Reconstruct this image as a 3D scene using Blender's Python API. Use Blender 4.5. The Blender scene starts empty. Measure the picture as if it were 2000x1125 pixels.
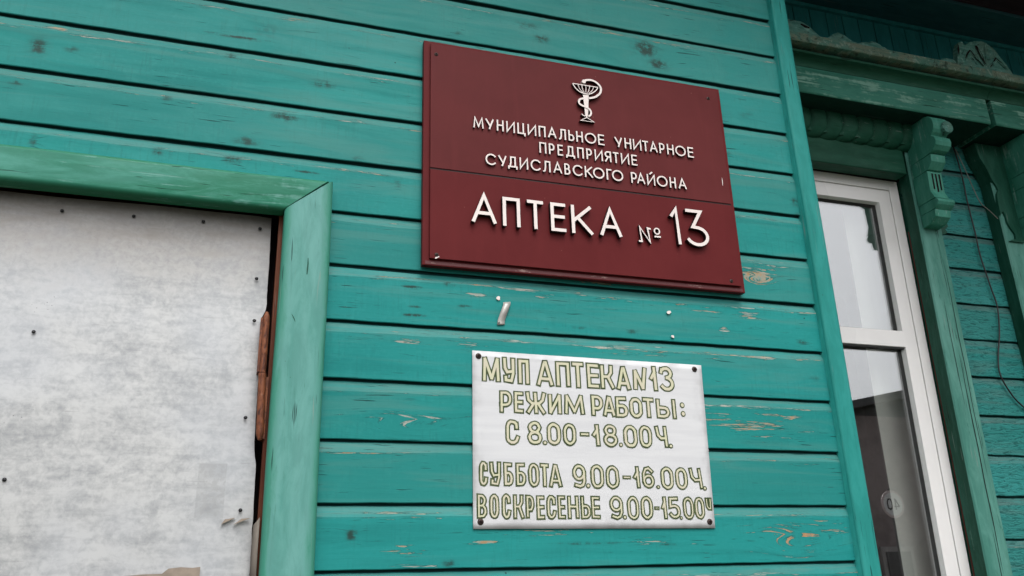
import bpy, math, random
import numpy as np
from mathutils import Vector, Matrix, noise as mnoise

random.seed(7)
rng = np.random.default_rng(11)
S = bpy.context.scene
C = S.collection
R = math.radians

# ------------------------------------------------------------------ camera, sky, sun, exposure
cam = bpy.data.cameras.new('camera')
cam.lens = 29.91
cam.sensor_width = 36
cam.clip_start = 0.05
cam.clip_end = 500
camo = bpy.data.objects.new('camera', cam)
C.objects.link(camo)
_r = Vector((0.95257313, -0.30295787, -0.02865244))
_u = Vector((-0.07859260, -0.33588471, 0.93861849))
_f = Vector((0.29398577, 0.89185088, 0.34376500))
M4 = Matrix.Identity(4)
for i in range(3):
    M4[i][0], M4[i][1], M4[i][2] = _r[i], _u[i], -_f[i]
M4.translation = Vector((-0.1275, -1.6787, 1.6))
camo.matrix_world = M4
S.camera = camo

SUN_EL, SUN_AZ = R(55), R(178)          # azimuth measured clockwise from +Y
W = bpy.data.worlds.new('World')
S.world = W
W.use_nodes = True
nt = W.node_tree
nt.nodes.clear()
sky = nt.nodes.new('ShaderNodeTexSky')
sky.sky_type = 'NISHITA'
sky.sun_disc = False
sky.sun_elevation = SUN_EL
sky.sun_rotation = SUN_AZ
sky.air_density = 1.0
sky.dust_density = 5.0
sky.ozone_density = 1.0
hs = nt.nodes.new('ShaderNodeHueSaturation')
hs.inputs['Saturation'].default_value = 0.12      # overcast: a grey sky
bg = nt.nodes.new('ShaderNodeBackground')
bg.inputs['Strength'].default_value = 0.15
wo = nt.nodes.new('ShaderNodeOutputWorld')
nt.links.new(sky.outputs[0], hs.inputs['Color'])
nt.links.new(hs.outputs[0], bg.inputs['Color'])
nt.links.new(bg.outputs[0], wo.inputs['Surface'])

sun = bpy.data.lights.new('sun', 'SUN')
sun.energy = 0.5
sun.angle = R(35)
sun.color = (1.0, 0.97, 0.93)
suno = bpy.data.objects.new('sun', sun)
C.objects.link(suno)
sd = Vector((math.sin(SUN_AZ) * math.cos(SUN_EL), math.cos(SUN_AZ) * math.cos(SUN_EL), math.sin(SUN_EL)))
suno.rotation_euler = sd.to_track_quat('Z', 'Y').to_euler()
suno.location = sd * 30

S.view_settings.view_transform = 'Standard'
S.view_settings.look = 'None'
S.view_settings.gamma = 1
S.view_settings.exposure = 0.58

# ------------------------------------------------------------------ node helpers
class NT:
    def __init__(s, name):
        s.m = bpy.data.materials.new(name)
        s.m.use_nodes = True
        s.t = s.m.node_tree
        s.b = s.t.nodes['Principled BSDF']
        s.out = s.t.nodes['Material Output']
    def n(s, typ, **kw):
        o = s.t.nodes.new(typ)
        for k, v in kw.items(): setattr(o, k, v)
        return o
    def set(s, sock, v):
        if isinstance(v, bpy.types.NodeSocket): s.t.links.new(v, sock)
        elif isinstance(v, (tuple, list)) and sock.type == 'RGBA' and len(v) == 3: sock.default_value = (*v, 1)
        else: sock.default_value = v
    def math(s, op, a, b=0.0, c=None, clamp=False):
        o = s.n('ShaderNodeMath', operation=op, use_clamp=clamp)
        s.set(o.inputs[0], a); s.set(o.inputs[1], b)
        if c is not None: s.set(o.inputs[2], c)
        return o.outputs[0]
    def ss(s, v, a, b, lo=0.0, hi=1.0):
        o = s.n('ShaderNodeMapRange', interpolation_type='SMOOTHSTEP')
        s.set(o.inputs['Value'], v); s.set(o.inputs['From Min'], a); s.set(o.inputs['From Max'], b)
        s.set(o.inputs['To Min'], lo); s.set(o.inputs['To Max'], hi)
        return o.outputs[0]
    def mix(s, f, a, b, mode='MIX'):
        o = s.n('ShaderNodeMix', data_type='RGBA', blend_type=mode)
        s.set(o.inputs[0], f); s.set(o.inputs[6], a); s.set(o.inputs[7], b)
        return o.outputs[2]
    def obj(s):
        return s.n('ShaderNodeTexCoord').outputs['Object']
    def attr(s, nm):
        return s.n('ShaderNodeAttribute', attribute_name=nm).outputs['Fac']
    def sep(s, v):
        o = s.n('ShaderNodeSeparateXYZ'); s.set(o.inputs[0], v); return o.outputs
    def comb(s, x, y, z):
        o = s.n('ShaderNodeCombineXYZ')
        for k, v in enumerate((x, y, z)): s.set(o.inputs[k], v)
        return o.outputs[0]
    def scale(s, v, sc, loc=(0, 0, 0)):
        o = s.n('ShaderNodeMapping'); s.set(o.inputs[0], v)
        o.inputs['Scale'].default_value = sc; o.inputs['Location'].default_value = loc
        return o.outputs[0]
    def noise(s, v, sc, detail=4, rough=.55, dist=0.0):
        o = s.n('ShaderNodeTexNoise'); s.set(o.inputs['Vector'], v)
        o.inputs['Scale'].default_value = sc; o.inputs['Detail'].default_value = detail
        o.inputs['Roughness'].default_value = rough; o.inputs['Distortion'].default_value = dist
        return o.outputs['Fac']
    def vor(s, v, sc, feature='F1'):
        o = s.n('ShaderNodeTexVoronoi', feature=feature); s.set(o.inputs['Vector'], v)
        o.inputs['Scale'].default_value = sc
        return o.outputs['Distance']
    def bump(s, h, strength=.5, dist=.002, nrm=None):
        o = s.n('ShaderNodeBump'); s.set(o.inputs['Height'], h)
        o.inputs['Strength'].default_value = strength; o.inputs['Distance'].default_value = dist
        if nrm is not None: s.set(o.inputs['Normal'], nrm)
        return o.outputs[0]
    def fin(s, col=None, rough=.6, nrm=None, spec=.4, metal=0.0):
        if col is not None: s.set(s.b.inputs['Base Color'], col)
        s.set(s.b.inputs['Roughness'], rough)
        s.set(s.b.inputs['Specular IOR Level'], spec)
        s.set(s.b.inputs['Metallic'], metal)
        if nrm is not None: s.set(s.b.inputs['Normal'], nrm)
        return s.m

# ------------------------------------------------------------------ materials
def mat_siding(name, c1, c2, dust, crackle):
    k = NT(name)
    p = k.obj(); x, y, z = k.sep(p)
    gr = k.attr('grain'); wear = k.attr('wear'); knot = k.attr('knot')
    edge = k.attr('edge'); br = k.attr('board'); fade = k.attr('fade')
    off = k.math('MULTIPLY', br, 13.7)
    gx = k.math('ADD', x, off)
    v1 = k.comb(k.math('MULTIPLY', gx, 9.0), k.math('MULTIPLY', gr, 150.0), off)
    n1 = k.noise(v1, 1.0, 5, .6, .3)                       # fine streaks along the board
    v2 = k.comb(k.math('MULTIPLY', gx, 2.5), k.math('MULTIPLY', gr, 28.0), off)
    n2 = k.noise(v2, 1.0, 4, .55, .6)                      # broad grain
    v7 = k.comb(k.math('MULTIPLY', gx, 22.0), k.math('MULTIPLY', gr, 320.0), off)
    n7 = k.noise(v7, 1.0, 4, .6, .8)
    n3 = k.noise(p, 3.2, 3, .5)                            # blotches
    n6 = k.noise(k.scale(p, (9, 9, 14)), 1.0, 5, .65, .5)
    n4 = k.noise(p, 60.0, 4, .65)                          # ragged edges
    n8 = k.noise(k.scale(p, (170, 170, 14)), 1.0, 3, .6)      # faint saw marks across the board
    base = k.mix(k.ss(n3, .3, .7), c1, c2)
    base = k.mix(k.math('MULTIPLY', k.math('MULTIPLY', k.ss(n8, .50, .66), k.ss(n6, .42, .60)), .34), base, tuple(v * .62 for v in c1))
    base = k.mix(k.math('MULTIPLY', k.ss(k.noise(p, 120.0, 3, .6), .48, .70), .20), base, tuple(v * 1.12 + .02 for v in c2))
    base = k.mix(k.math('MULTIPLY', k.ss(n2, .48, .72), .38), base, tuple(v * .66 for v in c1))
    base = k.mix(k.math('MULTIPLY', k.ss(n6, .52, .72), .30), base, tuple(v * 1.15 + .022 for v in c2))
    base = k.mix(k.math('MULTIPLY', k.ss(n7, .52, .70), .22), base, tuple(v * .55 for v in c1))
    base = k.mix(k.math('MULTIPLY', k.ss(br, .45, 1.0), .55), base, tuple(v * .74 + .012 for v in c2))
    base = k.mix(k.math('MULTIPLY', k.ss(br, .45, .0), .35), base, (c2[0] + .018, c2[1] * 1.04, c2[2] * 1.10))
    n9 = k.noise(k.comb(k.math('MULTIPLY', gx, 1.3), k.math('MULTIPLY', gr, 17.0), off), 1.0, 4, .6, .8)
    base = k.mix(k.math('MULTIPLY', k.ss(n9, .50, .70), .32), base, tuple(v * .9 + .02 for v in dust))
    base = k.mix(k.math('MULTIPLY', k.ss(n9, .46, .30), .22), base, tuple(v * .62 for v in c1))
    base = k.mix(k.math('MULTIPLY', fade, k.ss(n6, .25, .75, .45, 1.0)), base, dust)
    # chamfer along the top of each board: dusty and thin
    ed = k.math('MULTIPLY', edge, k.ss(n1, .35, .62, .35, 1.0))
    base = k.mix(k.math('MULTIPLY', k.math('MINIMUM', ed, 1.0), .58), base, tuple(v * .72 + .03 for v in dust))
    # short dark hairline cracks scattered over the boards
    v5 = k.comb(k.math('MULTIPLY', gx, 11.0), k.math('MULTIPLY', gr, 210.0), 3.0)
    n5 = k.noise(v5, 1.0, 2, .5)
    area = k.ss(k.noise(p, 4.5, 2, .5), .46, .62)
    hair = k.math('MULTIPLY', k.ss(n5, .655, .70), area)
    base = k.mix(k.math('MULTIPLY', hair, .85), base, (.008, .045, .045))
    # worn places down to the wood
    n1c = k.ss(n1, .30, .70)
    m = k.math('ADD', k.math('ADD', k.math('MULTIPLY', n1c, .55), k.math('MULTIPLY', k.ss(n7, .3, .7), .45)), k.math('MULTIPLY', wear, 1.15))
    peel = k.ss(m, 1.00, 1.07)
    halo = k.math('SUBTRACT', k.ss(m, .86, 1.0), peel, clamp=True)
    wood = k.mix(k.ss(n4, .4, .65), (.36, .33, .26), (.37, .225, .11))
    wood = k.mix(k.ss(n2, .42, .58), wood, (.36, .37, .33))
    wood = k.mix(k.math('MULTIPLY', k.attr('warm'), .9), wood, (.44, .215, .085))
    base = k.mix(k.math('MULTIPLY', halo, .55), base, (.010, .085, .08))
    base = k.mix(k.math('MULTIPLY', peel, k.ss(n4, .25, .6, .45, .95)), base, wood)
    base = k.mix(k.ss(edge, -.2, -.8), base, (.009, .042, .043))   # dirt in the joints, and shade of the board undersides painted in
    # knots showing through
    kn = k.math('MULTIPLY', knot, k.ss(k.math('ADD', k.math('MULTIPLY', n4, .6), k.math('MULTIPLY', n1, .4)), .36, .58))
    kn2 = k.ss(k.math('ADD', kn, k.math('MULTIPLY', knot, .34)), .15, 1.0)
    base = k.mix(k.math('MULTIPLY', kn2, .92), base, (.022, .045, .038))
    # small nail-like specks
    sp = k.ss(k.vor(k.scale(p, (1, 1, 1)), 17.0), .022, .045, 1.0, 0.0)
    sp = k.math('MULTIPLY', sp, k.ss(n3, .5, .6))
    base = k.mix(k.math('MULTIPLY', sp, .8), base, (.01, .03, .03))
    h = k.math('ADD', k.math('MULTIPLY', n1, .35), k.math('MULTIPLY', n2, .35))
    h = k.math('SUBTRACT', h, k.math('MULTIPLY', peel, .6))
    h = k.math('SUBTRACT', h, k.math('MULTIPLY', hair, .7))
    if crackle:
        v6 = k.comb(k.math('MULTIPLY', gx, 28.0), k.math('MULTIPLY', gr, 150.0), 1.0)
        cr = k.noise(v6, 1.0, 3, .6, 1.0)
        h = k.math('ADD', h, k.math('MULTIPLY', k.ss(cr, .42, .58), .9))
        base = k.mix(k.math('MULTIPLY', k.ss(cr, .36, .47, 1, 0), .75), base, (.006, .07, .065))
    nb = k.bump(h, .55, .0022 if crackle else .0014)
    rough = k.ss(n2, .3, .7, .42, .62)
    return k.fin(base, rough, nb, .12)

TEAL1, TEAL2 = (.007, .215, .203), (.012, .258, .240)
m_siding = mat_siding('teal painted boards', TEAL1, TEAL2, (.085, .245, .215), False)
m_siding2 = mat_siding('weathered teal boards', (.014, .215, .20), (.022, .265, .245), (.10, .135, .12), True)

def mat_paint(name, ca, cb, worn, amount, axis='x', bumpd=.0012, rough=(.4, .6), rim=None):
    """painted wood; grain runs along axis"""
    k = NT(name)
    p = k.obj()
    sc = {'x': (5, 90, 90), 'z': (90, 90, 5), 'y': (90, 5, 90)}[axis]
    sb = {'x': (2, 14, 14), 'z': (14, 14, 2), 'y': (14, 2, 14)}[axis]
    n1 = k.noise(k.scale(p, sc), 1.0, 5, .6, .4)
    n2 = k.noise(k.scale(p, sb), 1.0, 4, .55, .5)
    n3 = k.noise(p, 9.0, 4, .6)
    n4 = k.noise(p, 70.0, 3, .6)
    base = k.mix(k.ss(n2, .3, .7), ca, cb)
    base = k.mix(k.math('MULTIPLY', k.ss(n1, .55, .75), .35), base, tuple(v * .6 for v in ca))
    n5 = k.noise(k.scale(p, {'x': (9, 34, 34), 'z': (34, 34, 9), 'y': (34, 9, 34)}[axis]), 1.0, 6, .72, .5)
    base = k.mix(k.math('MULTIPLY', k.ss(n5, .46, .66), .36), base, tuple(v * 1.12 + .014 for v in cb))
    base = k.mix(k.math('MULTIPLY', k.ss(n5, .54, .36), .26), base, tuple(v * .7 for v in ca))
    if rim:                                  # fresher paint survives along the rounded edges
        ax, cen, half, colr = rim
        e = k.math('ABSOLUTE', k.math('SUBTRACT', k.sep(p)[ax], cen))
        e = k.math('ADD', e, k.math('MULTIPLY', k.math('SUBTRACT', k.math('ADD', n5, n2), 1.0), half * .8))
        base = k.mix(k.math('MULTIPLY', k.ss(e, half * .62, half * .98), .85), base, colr)
    m = k.math('ADD', k.math('ADD', k.math('MULTIPLY', n1, .55), k.math('MULTIPLY', n3, .35)), k.math('MULTIPLY', n4, .15))
    th = .74 - amount * .3
    pe = k.ss(m, th, th + .09)
    base = k.mix(k.math('MULTIPLY', pe, .85), base, worn)
    dots = k.ss(k.vor(p, 26.0), .02, .05, 1.0, 0.0)
    base = k.mix(k.math('MULTIPLY', k.math('MULTIPLY', dots, k.ss(n3, .5, .6)), .7), base, (.02, .05, .03))
    nc = k.noise(k.scale(p, {'x': (9, 200, 200), 'z': (200, 200, 9), 'y': (200, 9, 200)}[axis]), 1.0, 2, .5)
    ck = k.math('MULTIPLY', k.ss(nc, .65, .70), k.ss(k.noise(p, 8.0, 2, .5), .46, .58))
    base = k.mix(k.math('MULTIPLY', ck, .8), base, tuple(v * .16 for v in ca))
    nw = k.noise(k.scale(p, {'x': (7, 230, 230), 'z': (230, 230, 7), 'y': (230, 7, 230)}[axis], (5, 3, 1)), 1.0, 2, .5)
    cw_ = k.math('MULTIPLY', k.ss(nw, .66, .71), k.ss(k.noise(k.scale(p, (1, 1, 1), (4, 2, 7)), 6.0, 2, .5), .48, .60))
    base = k.mix(k.math('MULTIPLY', cw_, .7), base, tuple(min(1, v * .6 + .16) for v in worn))
    h = k.math('ADD', k.math('MULTIPLY', n1, .5), k.math('MULTIPLY', pe, -.5))
    h = k.math('SUBTRACT', h, k.math('MULTIPLY', ck, .8))
    return k.fin(base, k.ss(n3, .3, .7, *rough), k.bump(h, .5, bumpd), .14)

m_corner = mat_paint('teal corner board paint', (.016, .225, .20), (.026, .265, .24), (.02, .09, .08), .22, 'z', .0008)
m_casing_x = mat_paint('green casing paint along', (.022, .175, .105), (.085, .30, .245), (.13, .32, .27), .55, 'x', rim=(2, 2.405, .039, (.020, .155, .075)))
m_casing_z = mat_paint('pale green casing paint upright', (.080, .275, .235), (.135, .34, .31), (.06, .22, .165), .42, 'z', rim=(0, -.024, .048, (.035, .215, .145)))
m_green_x = mat_paint('dark green trim along', (.009, .065, .038), (.018, .098, .062), (.05, .13, .09), .30, 'x')
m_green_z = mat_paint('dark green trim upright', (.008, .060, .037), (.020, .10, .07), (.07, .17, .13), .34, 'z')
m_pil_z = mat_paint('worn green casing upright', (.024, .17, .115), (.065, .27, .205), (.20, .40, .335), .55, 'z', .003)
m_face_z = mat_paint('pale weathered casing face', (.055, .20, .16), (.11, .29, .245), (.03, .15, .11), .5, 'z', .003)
m_arch = mat_paint('flaking green board', (.024, .145, .100), (.050, .22, .165), (.22, .42, .34), .66, 'x', .003)
m_ledge = mat_paint('bare sandy board', (.13, .175, .125), (.10, .19, .15), (.24, .215, .15), .62, 'x', .005)
m_crest = mat_paint('peeling carved crest', (.06, .16, .13), (.13, .235, .20), (.25, .235, .18), .6, 'x', .003)
def mat_oldwood(name, a, b, c, d):
    k = NT(name); p = k.obj()
    n1 = k.noise(k.scale(p, (14, 60, 110)), 1.0, 5, .7, .6)
    n2 = k.noise(p, 45.0, 5, .7, .5)
    n3 = k.noise(p, 13.0, 3, .6)
    base = k.mix(k.ss(n1, .38, .60), a, b)
    base = k.mix(k.math('MULTIPLY', k.ss(n3, .46, .58), .8), base, c)
    base = k.mix(k.math('MULTIPLY', k.ss(n2, .56, .63), .7), base, d)
    base = k.mix(k.math('MULTIPLY', k.ss(n2, .43, .36), .8), base, tuple(v * .3 for v in a))
    h = k.math('ADD', n1, k.math('MULTIPLY', n2, .8))
    return k.fin(base, .75, k.bump(h, .8, .006), .15)
m_ledge = mat_oldwood('bare sandy board', (.105, .18, .135), (.185, .23, .17), (.075, .21, .17), (.26, .36, .30))
m_crest = mat_oldwood('peeling carved crest', (.06, .19, .155), (.11, .275, .235), (.11, .22, .18), (.24, .42, .36))
m_frieze = mat_paint('frieze boards', (.020, .19, .205), (.028, .23, .245), (.03, .10, .09), .1, 'z')
m_soffit = mat_paint('soffit boards', (.020, .095, .115), (.028, .115, .13), (.01, .03, .03), .1, 'x')
m_soffit2 = mat_paint('dark brown soffit', (.030, .018, .026), (.04, .024, .032), (.01, .01, .01), .1, 'x')
m_brown = mat_paint('red brown frame wood', (.075, .018, .010), (.15, .048, .022), (.02, .008, .006), .3, 'z')
m_redwood = mat_paint('old red brown jamb', (.085, .026, .02), (.13, .042, .03), (.03, .015, .012), .3, 'z')

def mat_plain(name, col, rough=.5, spec=.4, metal=0.0, nsc=30, namp=.12, bumpd=0.0):
    k = NT(name)
    p = k.obj()
    n = k.noise(p, nsc, 4, .6)
    n2 = k.noise(p, nsc / 7, 3, .5)
    a = tuple(v * (1 - namp) for v in col); b = tuple(min(1, v * (1 + namp)) for v in col)
    base = k.mix(k.ss(k.math('ADD', k.math('MULTIPLY', n, .5), k.math('MULTIPLY', n2, .5)), .35, .65), a, b)
    nb = k.bump(n, .3, bumpd) if bumpd else None
    return k.fin(base, k.ss(n2, .3, .7, max(.05, rough - .1), min(1, rough + .1)), nb, spec, metal)

def mat_red(name, a, b):
    k = NT(name)
    p = k.obj()
    n = k.noise(p, 6.0, 4, .6); nf = k.noise(p, 220.0, 2, .5)
    sv = k.noise(k.scale(p, (40, 40, 5)), 1.0, 3, .5)
    base = k.mix(k.ss(n, .3, .7), a, b)
    base = k.mix(k.math('MULTIPLY', k.ss(sv, .5, .8), .18), base, tuple(v * 1.35 for v in b))
    dust = k.ss(k.vor(p, 34.0), .02, .045, 1.0, 0.0)
    dust = k.math('MULTIPLY', dust, k.ss(k.noise(p, 11.0, 2, .5), .54, .62))
    base = k.mix(k.math('MULTIPLY', dust, .6), base, (.42, .22, .18))
    return k.fin(base, k.ss(n, .3, .7, .36, .50), k.bump(nf, .12, .0006), .05)
m_red = mat_red('maroon sign board', (.104, .0205, .0215), (.121, .0255, .0265))
m_red2 = mat_red('maroon sign lower board', (.106, .0155, .017), (.122, .019, .0205))
def mat_rededge():
    k = NT('scuffed maroon edge')
    p = k.obj()
    n = k.noise(k.scale(p, (30, 120, 160)), 1.0, 4, .65)
    base = k.mix(k.math('MULTIPLY', k.ss(n, .60, .68), .75), (.105, .02, .023), (.42, .27, .24))
    return k.fin(base, .5, None, .35)
m_rededge = mat_rededge()
m_under_shade = mat_paint('underside painted shade', (.005, .030, .022), (.008, .042, .030), (.004, .015, .012), .2, 'x')  # shade under the architrave put into the paint colour
m_lface = mat_plain('cream white letter face', (.78, .70, .67), .5, .35, 0, 60, .05)
m_lside = mat_plain('dark letter edge', (.016, .006, .006), .6, .3)

def mat_steel():
    k = NT('galvanised sheet')
    p = k.obj(); x, y, z = k.sep(p)
    n1 = k.noise(k.scale(p, (13, 13, 17)), 1.0, 6, .66, .7)
    n2 = k.noise(p, 85.0, 5, .7, .4)
    n3 = k.noise(p, 3.0, 3, .5)
    n4 = k.noise(k.scale(p, (10, 10, 55)), 1.0, 4, .6, .4)
    v = k.math('ADD', k.math('MULTIPLY', n1, .42), k.math('ADD', k.math('MULTIPLY', n2, .32), k.math('MULTIPLY', n4, .26)))
    base = k.mix(k.ss(v, .36, .60), (.31, .32, .33), (.535, .54, .54))
    base = k.mix(k.math('MULTIPLY', k.ss(n3, .42, .66), .42), base, (.47, .495, .54))
    # brownish tone, darker towards the top of the sheet
    zz = k.math('ADD', z, k.math('MULTIPLY', k.math('SUBTRACT', n1, .5), .14))
    st = k.math('MULTIPLY', k.ss(zz, 2.14, 2.36), k.ss(n4, .25, .7, .6, 1.0))
    base = k.mix(k.math('MULTIPLY', st, .72), base, (.17, .14, .12))
    # scratches and specks
    sc = k.noise(k.scale(p, (14, 14, 260)), 1.0, 2, .5)
    base = k.mix(k.math('MULTIPLY', k.ss(sc, .70, .76), .35), base, (.24, .24, .25))
    sp = k.math('MULTIPLY', k.ss(k.vor(p, 95.0), .06, .11, 1, 0), k.ss(k.noise(p, 9.0, 2, .5), .64, .70))
    base = k.mix(k.math('MULTIPLY', sp, .8), base, (.09, .09, .10))
    # residue of a torn-off notice
    dx = k.math('ABSOLUTE', k.math('ADD', x, .166)); dz = k.math('ABSOLUTE', k.math('SUBTRACT', z, 1.806))
    inr = k.math('MULTIPLY', k.ss(dx, .024, .026, 1, 0), k.ss(dz, .048, .051, 1, 0))
    base = k.mix(k.math('MULTIPLY', k.math('MULTIPLY', inr, k.ss(n2, .40, .58)), .45), base, (.27, .275, .28))
    h = k.math('ADD', k.math('MULTIPLY', n2, .5), n3)
    return k.fin(base, k.ss(v, .35, .65, .42, .6), k.bump(h, .25, .0012), .4, .25)
m_steel = mat_steel()

def mat_plate():
    k = NT('silvery white painted plate')
    p = k.obj()
    n1 = k.noise(k.scale(p, (4, 4, 60)), 1.0, 4, .6)
    n2 = k.noise(p, 7.0, 3, .5)
    base = k.mix(k.ss(n1, .3, .7), (.59, .595, .615), (.655, .66, .675))
    base = k.mix(k.math('MULTIPLY', k.ss(n2, .55, .75), .30), base, (.56, .56, .58))
    sc = k.noise(k.scale(p, (22, 22, 170), (3, 0, 1)), 1.0, 3, .55)
    base = k.mix(k.math('MULTIPLY', k.ss(sc, .70, .78), .35), base, (.34, .34, .34))
    # grime gathers round the edges
    x, y, z = k.sep(p)
    ex = k.math('SUBTRACT', .270, k.math('ABSOLUTE', k.math('SUBTRACT', x, .602)))
    ez = k.math('SUBTRACT', .182, k.math('ABSOLUTE', k.math('SUBTRACT', z, 1.915)))
    e = k.math('MINIMUM', ex, ez)
    gm = k.math('MULTIPLY', k.ss(k.math('SUBTRACT', e, k.math('MULTIPLY', k.noise(p, 26.0, 4, .65), .05)), -.028, .006, 1, 0), k.ss(k.noise(p, 14.0, 3, .6), .40, .62))
    base = k.mix(k.math('MULTIPLY', gm, .34), base, (.25, .24, .24))
    return k.fin(base, .42, k.bump(n1, .15, .0008), .4)
m_plate = mat_plate()

def mat_brush(name, a, b, worn, th):
    k = NT(name)
    p = k.obj()
    n = k.noise(p, 38.0, 3, .6); n2 = k.noise(p, 170.0, 3, .6)
    base = k.mix(k.ss(n, .35, .65), a, b)
    base = k.mix(k.math('MULTIPLY', k.ss(k.math('ADD', k.math('MULTIPLY', n, .5), k.math('MULTIPLY', n2, .5)), th, th + .08), .7), base, worn)
    return k.fin(base, .5, None, .3)
m_ink = mat_brush('dark green brush outline', (.040, .062, .020), (.085, .11, .045), (.30, .33, .22), .62)
m_cream = mat_brush('cream brush fill', (.58, .575, .39), (.60, .55, .43), (.50, .55, .38), .58)

m_pvc = mat_plain('white plastic frame', (.82, .80, .795), .32, .5, 0, 12, .03)
m_gasket = mat_plain('dark gasket', (.02, .02, .02), .6)
m_dark = mat_plain('dark cavity', (.012, .008, .008), .9, .1)
m_screw = mat_plain('rusty screw', (.055, .038, .034), .55, .4, .5, 300, .5)
m_nail = mat_plain('dark nail', (.03, .03, .033), .5, .4, .5, 300, .4)
def mat_rust():
    k = NT('rusty painted hinge')
    p = k.obj()
    n = k.noise(k.scale(p, (150, 150, 45)), 1.0, 5, .7, .8)
    base = k.mix(k.ss(n, .35, .6), (.07, .018, .010), (.23, .072, .028))
    base = k.mix(k.ss(n, .66, .70), base, (.38, .34, .28))
    base = k.mix(k.ss(n, .36, .30), base, (.05, .02, .015))
    return k.fin(base, .62, k.bump(n, .6, .002), .4)
m_rust = mat_rust()
m_alu = mat_plain('dull aluminium strip', (.40, .385, .36), .42, .4, .35, 90, .15)
m_paper = mat_plain('grey paper scrap', (.20, .175, .15), .8, .2, 0, 60, .12)
m_beige = mat_plain('beige glued paper', (.29, .24, .195), .8, .2, 0, 45, .18)
m_cable = mat_plain('black cable', (.018, .014, .016), .5)
m_wire = mat_plain('pale wire', (.17, .17, .15), .45)
m_curtain = mat_plain('pale vertical blind', (.74, .75, .70), .85, .2, 0, 14, .04)
m_asphalt = mat_plain('asphalt', (.055, .055, .055), .85, .3, 0, 70, .25, .004)
m_verge = mat_plain('trodden earth and grass', (.085, .085, .055), .95, .2, 0, 22, .35, .02)
m_kerb = mat_plain('concrete kerb', (.30, .29, .27), .85, .3, 0, 40, .15)
m_farwall = mat_plain('brown timber house', (.27, .225, .22), .8, .2, 0, 3, .25)
m_farroof = mat_plain('grey sheet roof', (.09, .09, .09), .6, .3, 0, 3, .2)
m_farwin = mat_plain('pale window frame', (.33, .31, .30), .6, .3)
m_fglass = mat_plain('dark window glass', (.12, .115, .115), .15, .5)
m_interior = mat_plain('dim room', (.16, .135, .125), .9, .1)
m_signw = mat_plain('sign white', (.74, .73, .72), .5)
m_signr = mat_plain('sign red', (.60, .50, .49), .5)
m_signk = mat_plain('sign black', (.01, .01, .012), .5)
m_post = mat_plain('grey post', (.14, .135, .135), .6, .4, .3)

def mat_glass():
    k = NT('double glazing')
    k.t.nodes.remove(k.b)
    tr = k.n('ShaderNodeBsdfTransparent'); tr.inputs[0].default_value = (.95, .96, .955, 1)
    gl = k.n('ShaderNodeBsdfGlossy'); gl.inputs['Roughness'].default_value = .008
    gl.inputs['Color'].default_value = (.97, .98, 1, 1)
    lw = k.n('ShaderNodeLayerWeight'); lw.inputs['Blend'].default_value = .5      # Schlick over the faces of a double pane
    fac = k.math('ADD', k.math('MULTIPLY', k.math('POWER', lw.outputs['Facing'], 5.0), .70), .275)
    mx = k.n('ShaderNodeMixShader')
    k.t.links.new(fac, mx.inputs[0]); k.t.links.new(tr.outputs[0], mx.inputs[1]); k.t.links.new(gl.outputs[0], mx.inputs[2])
    k.t.links.new(mx.outputs[0], k.out.inputs['Surface'])
    return k.m
m_glass = mat_glass()

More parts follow.
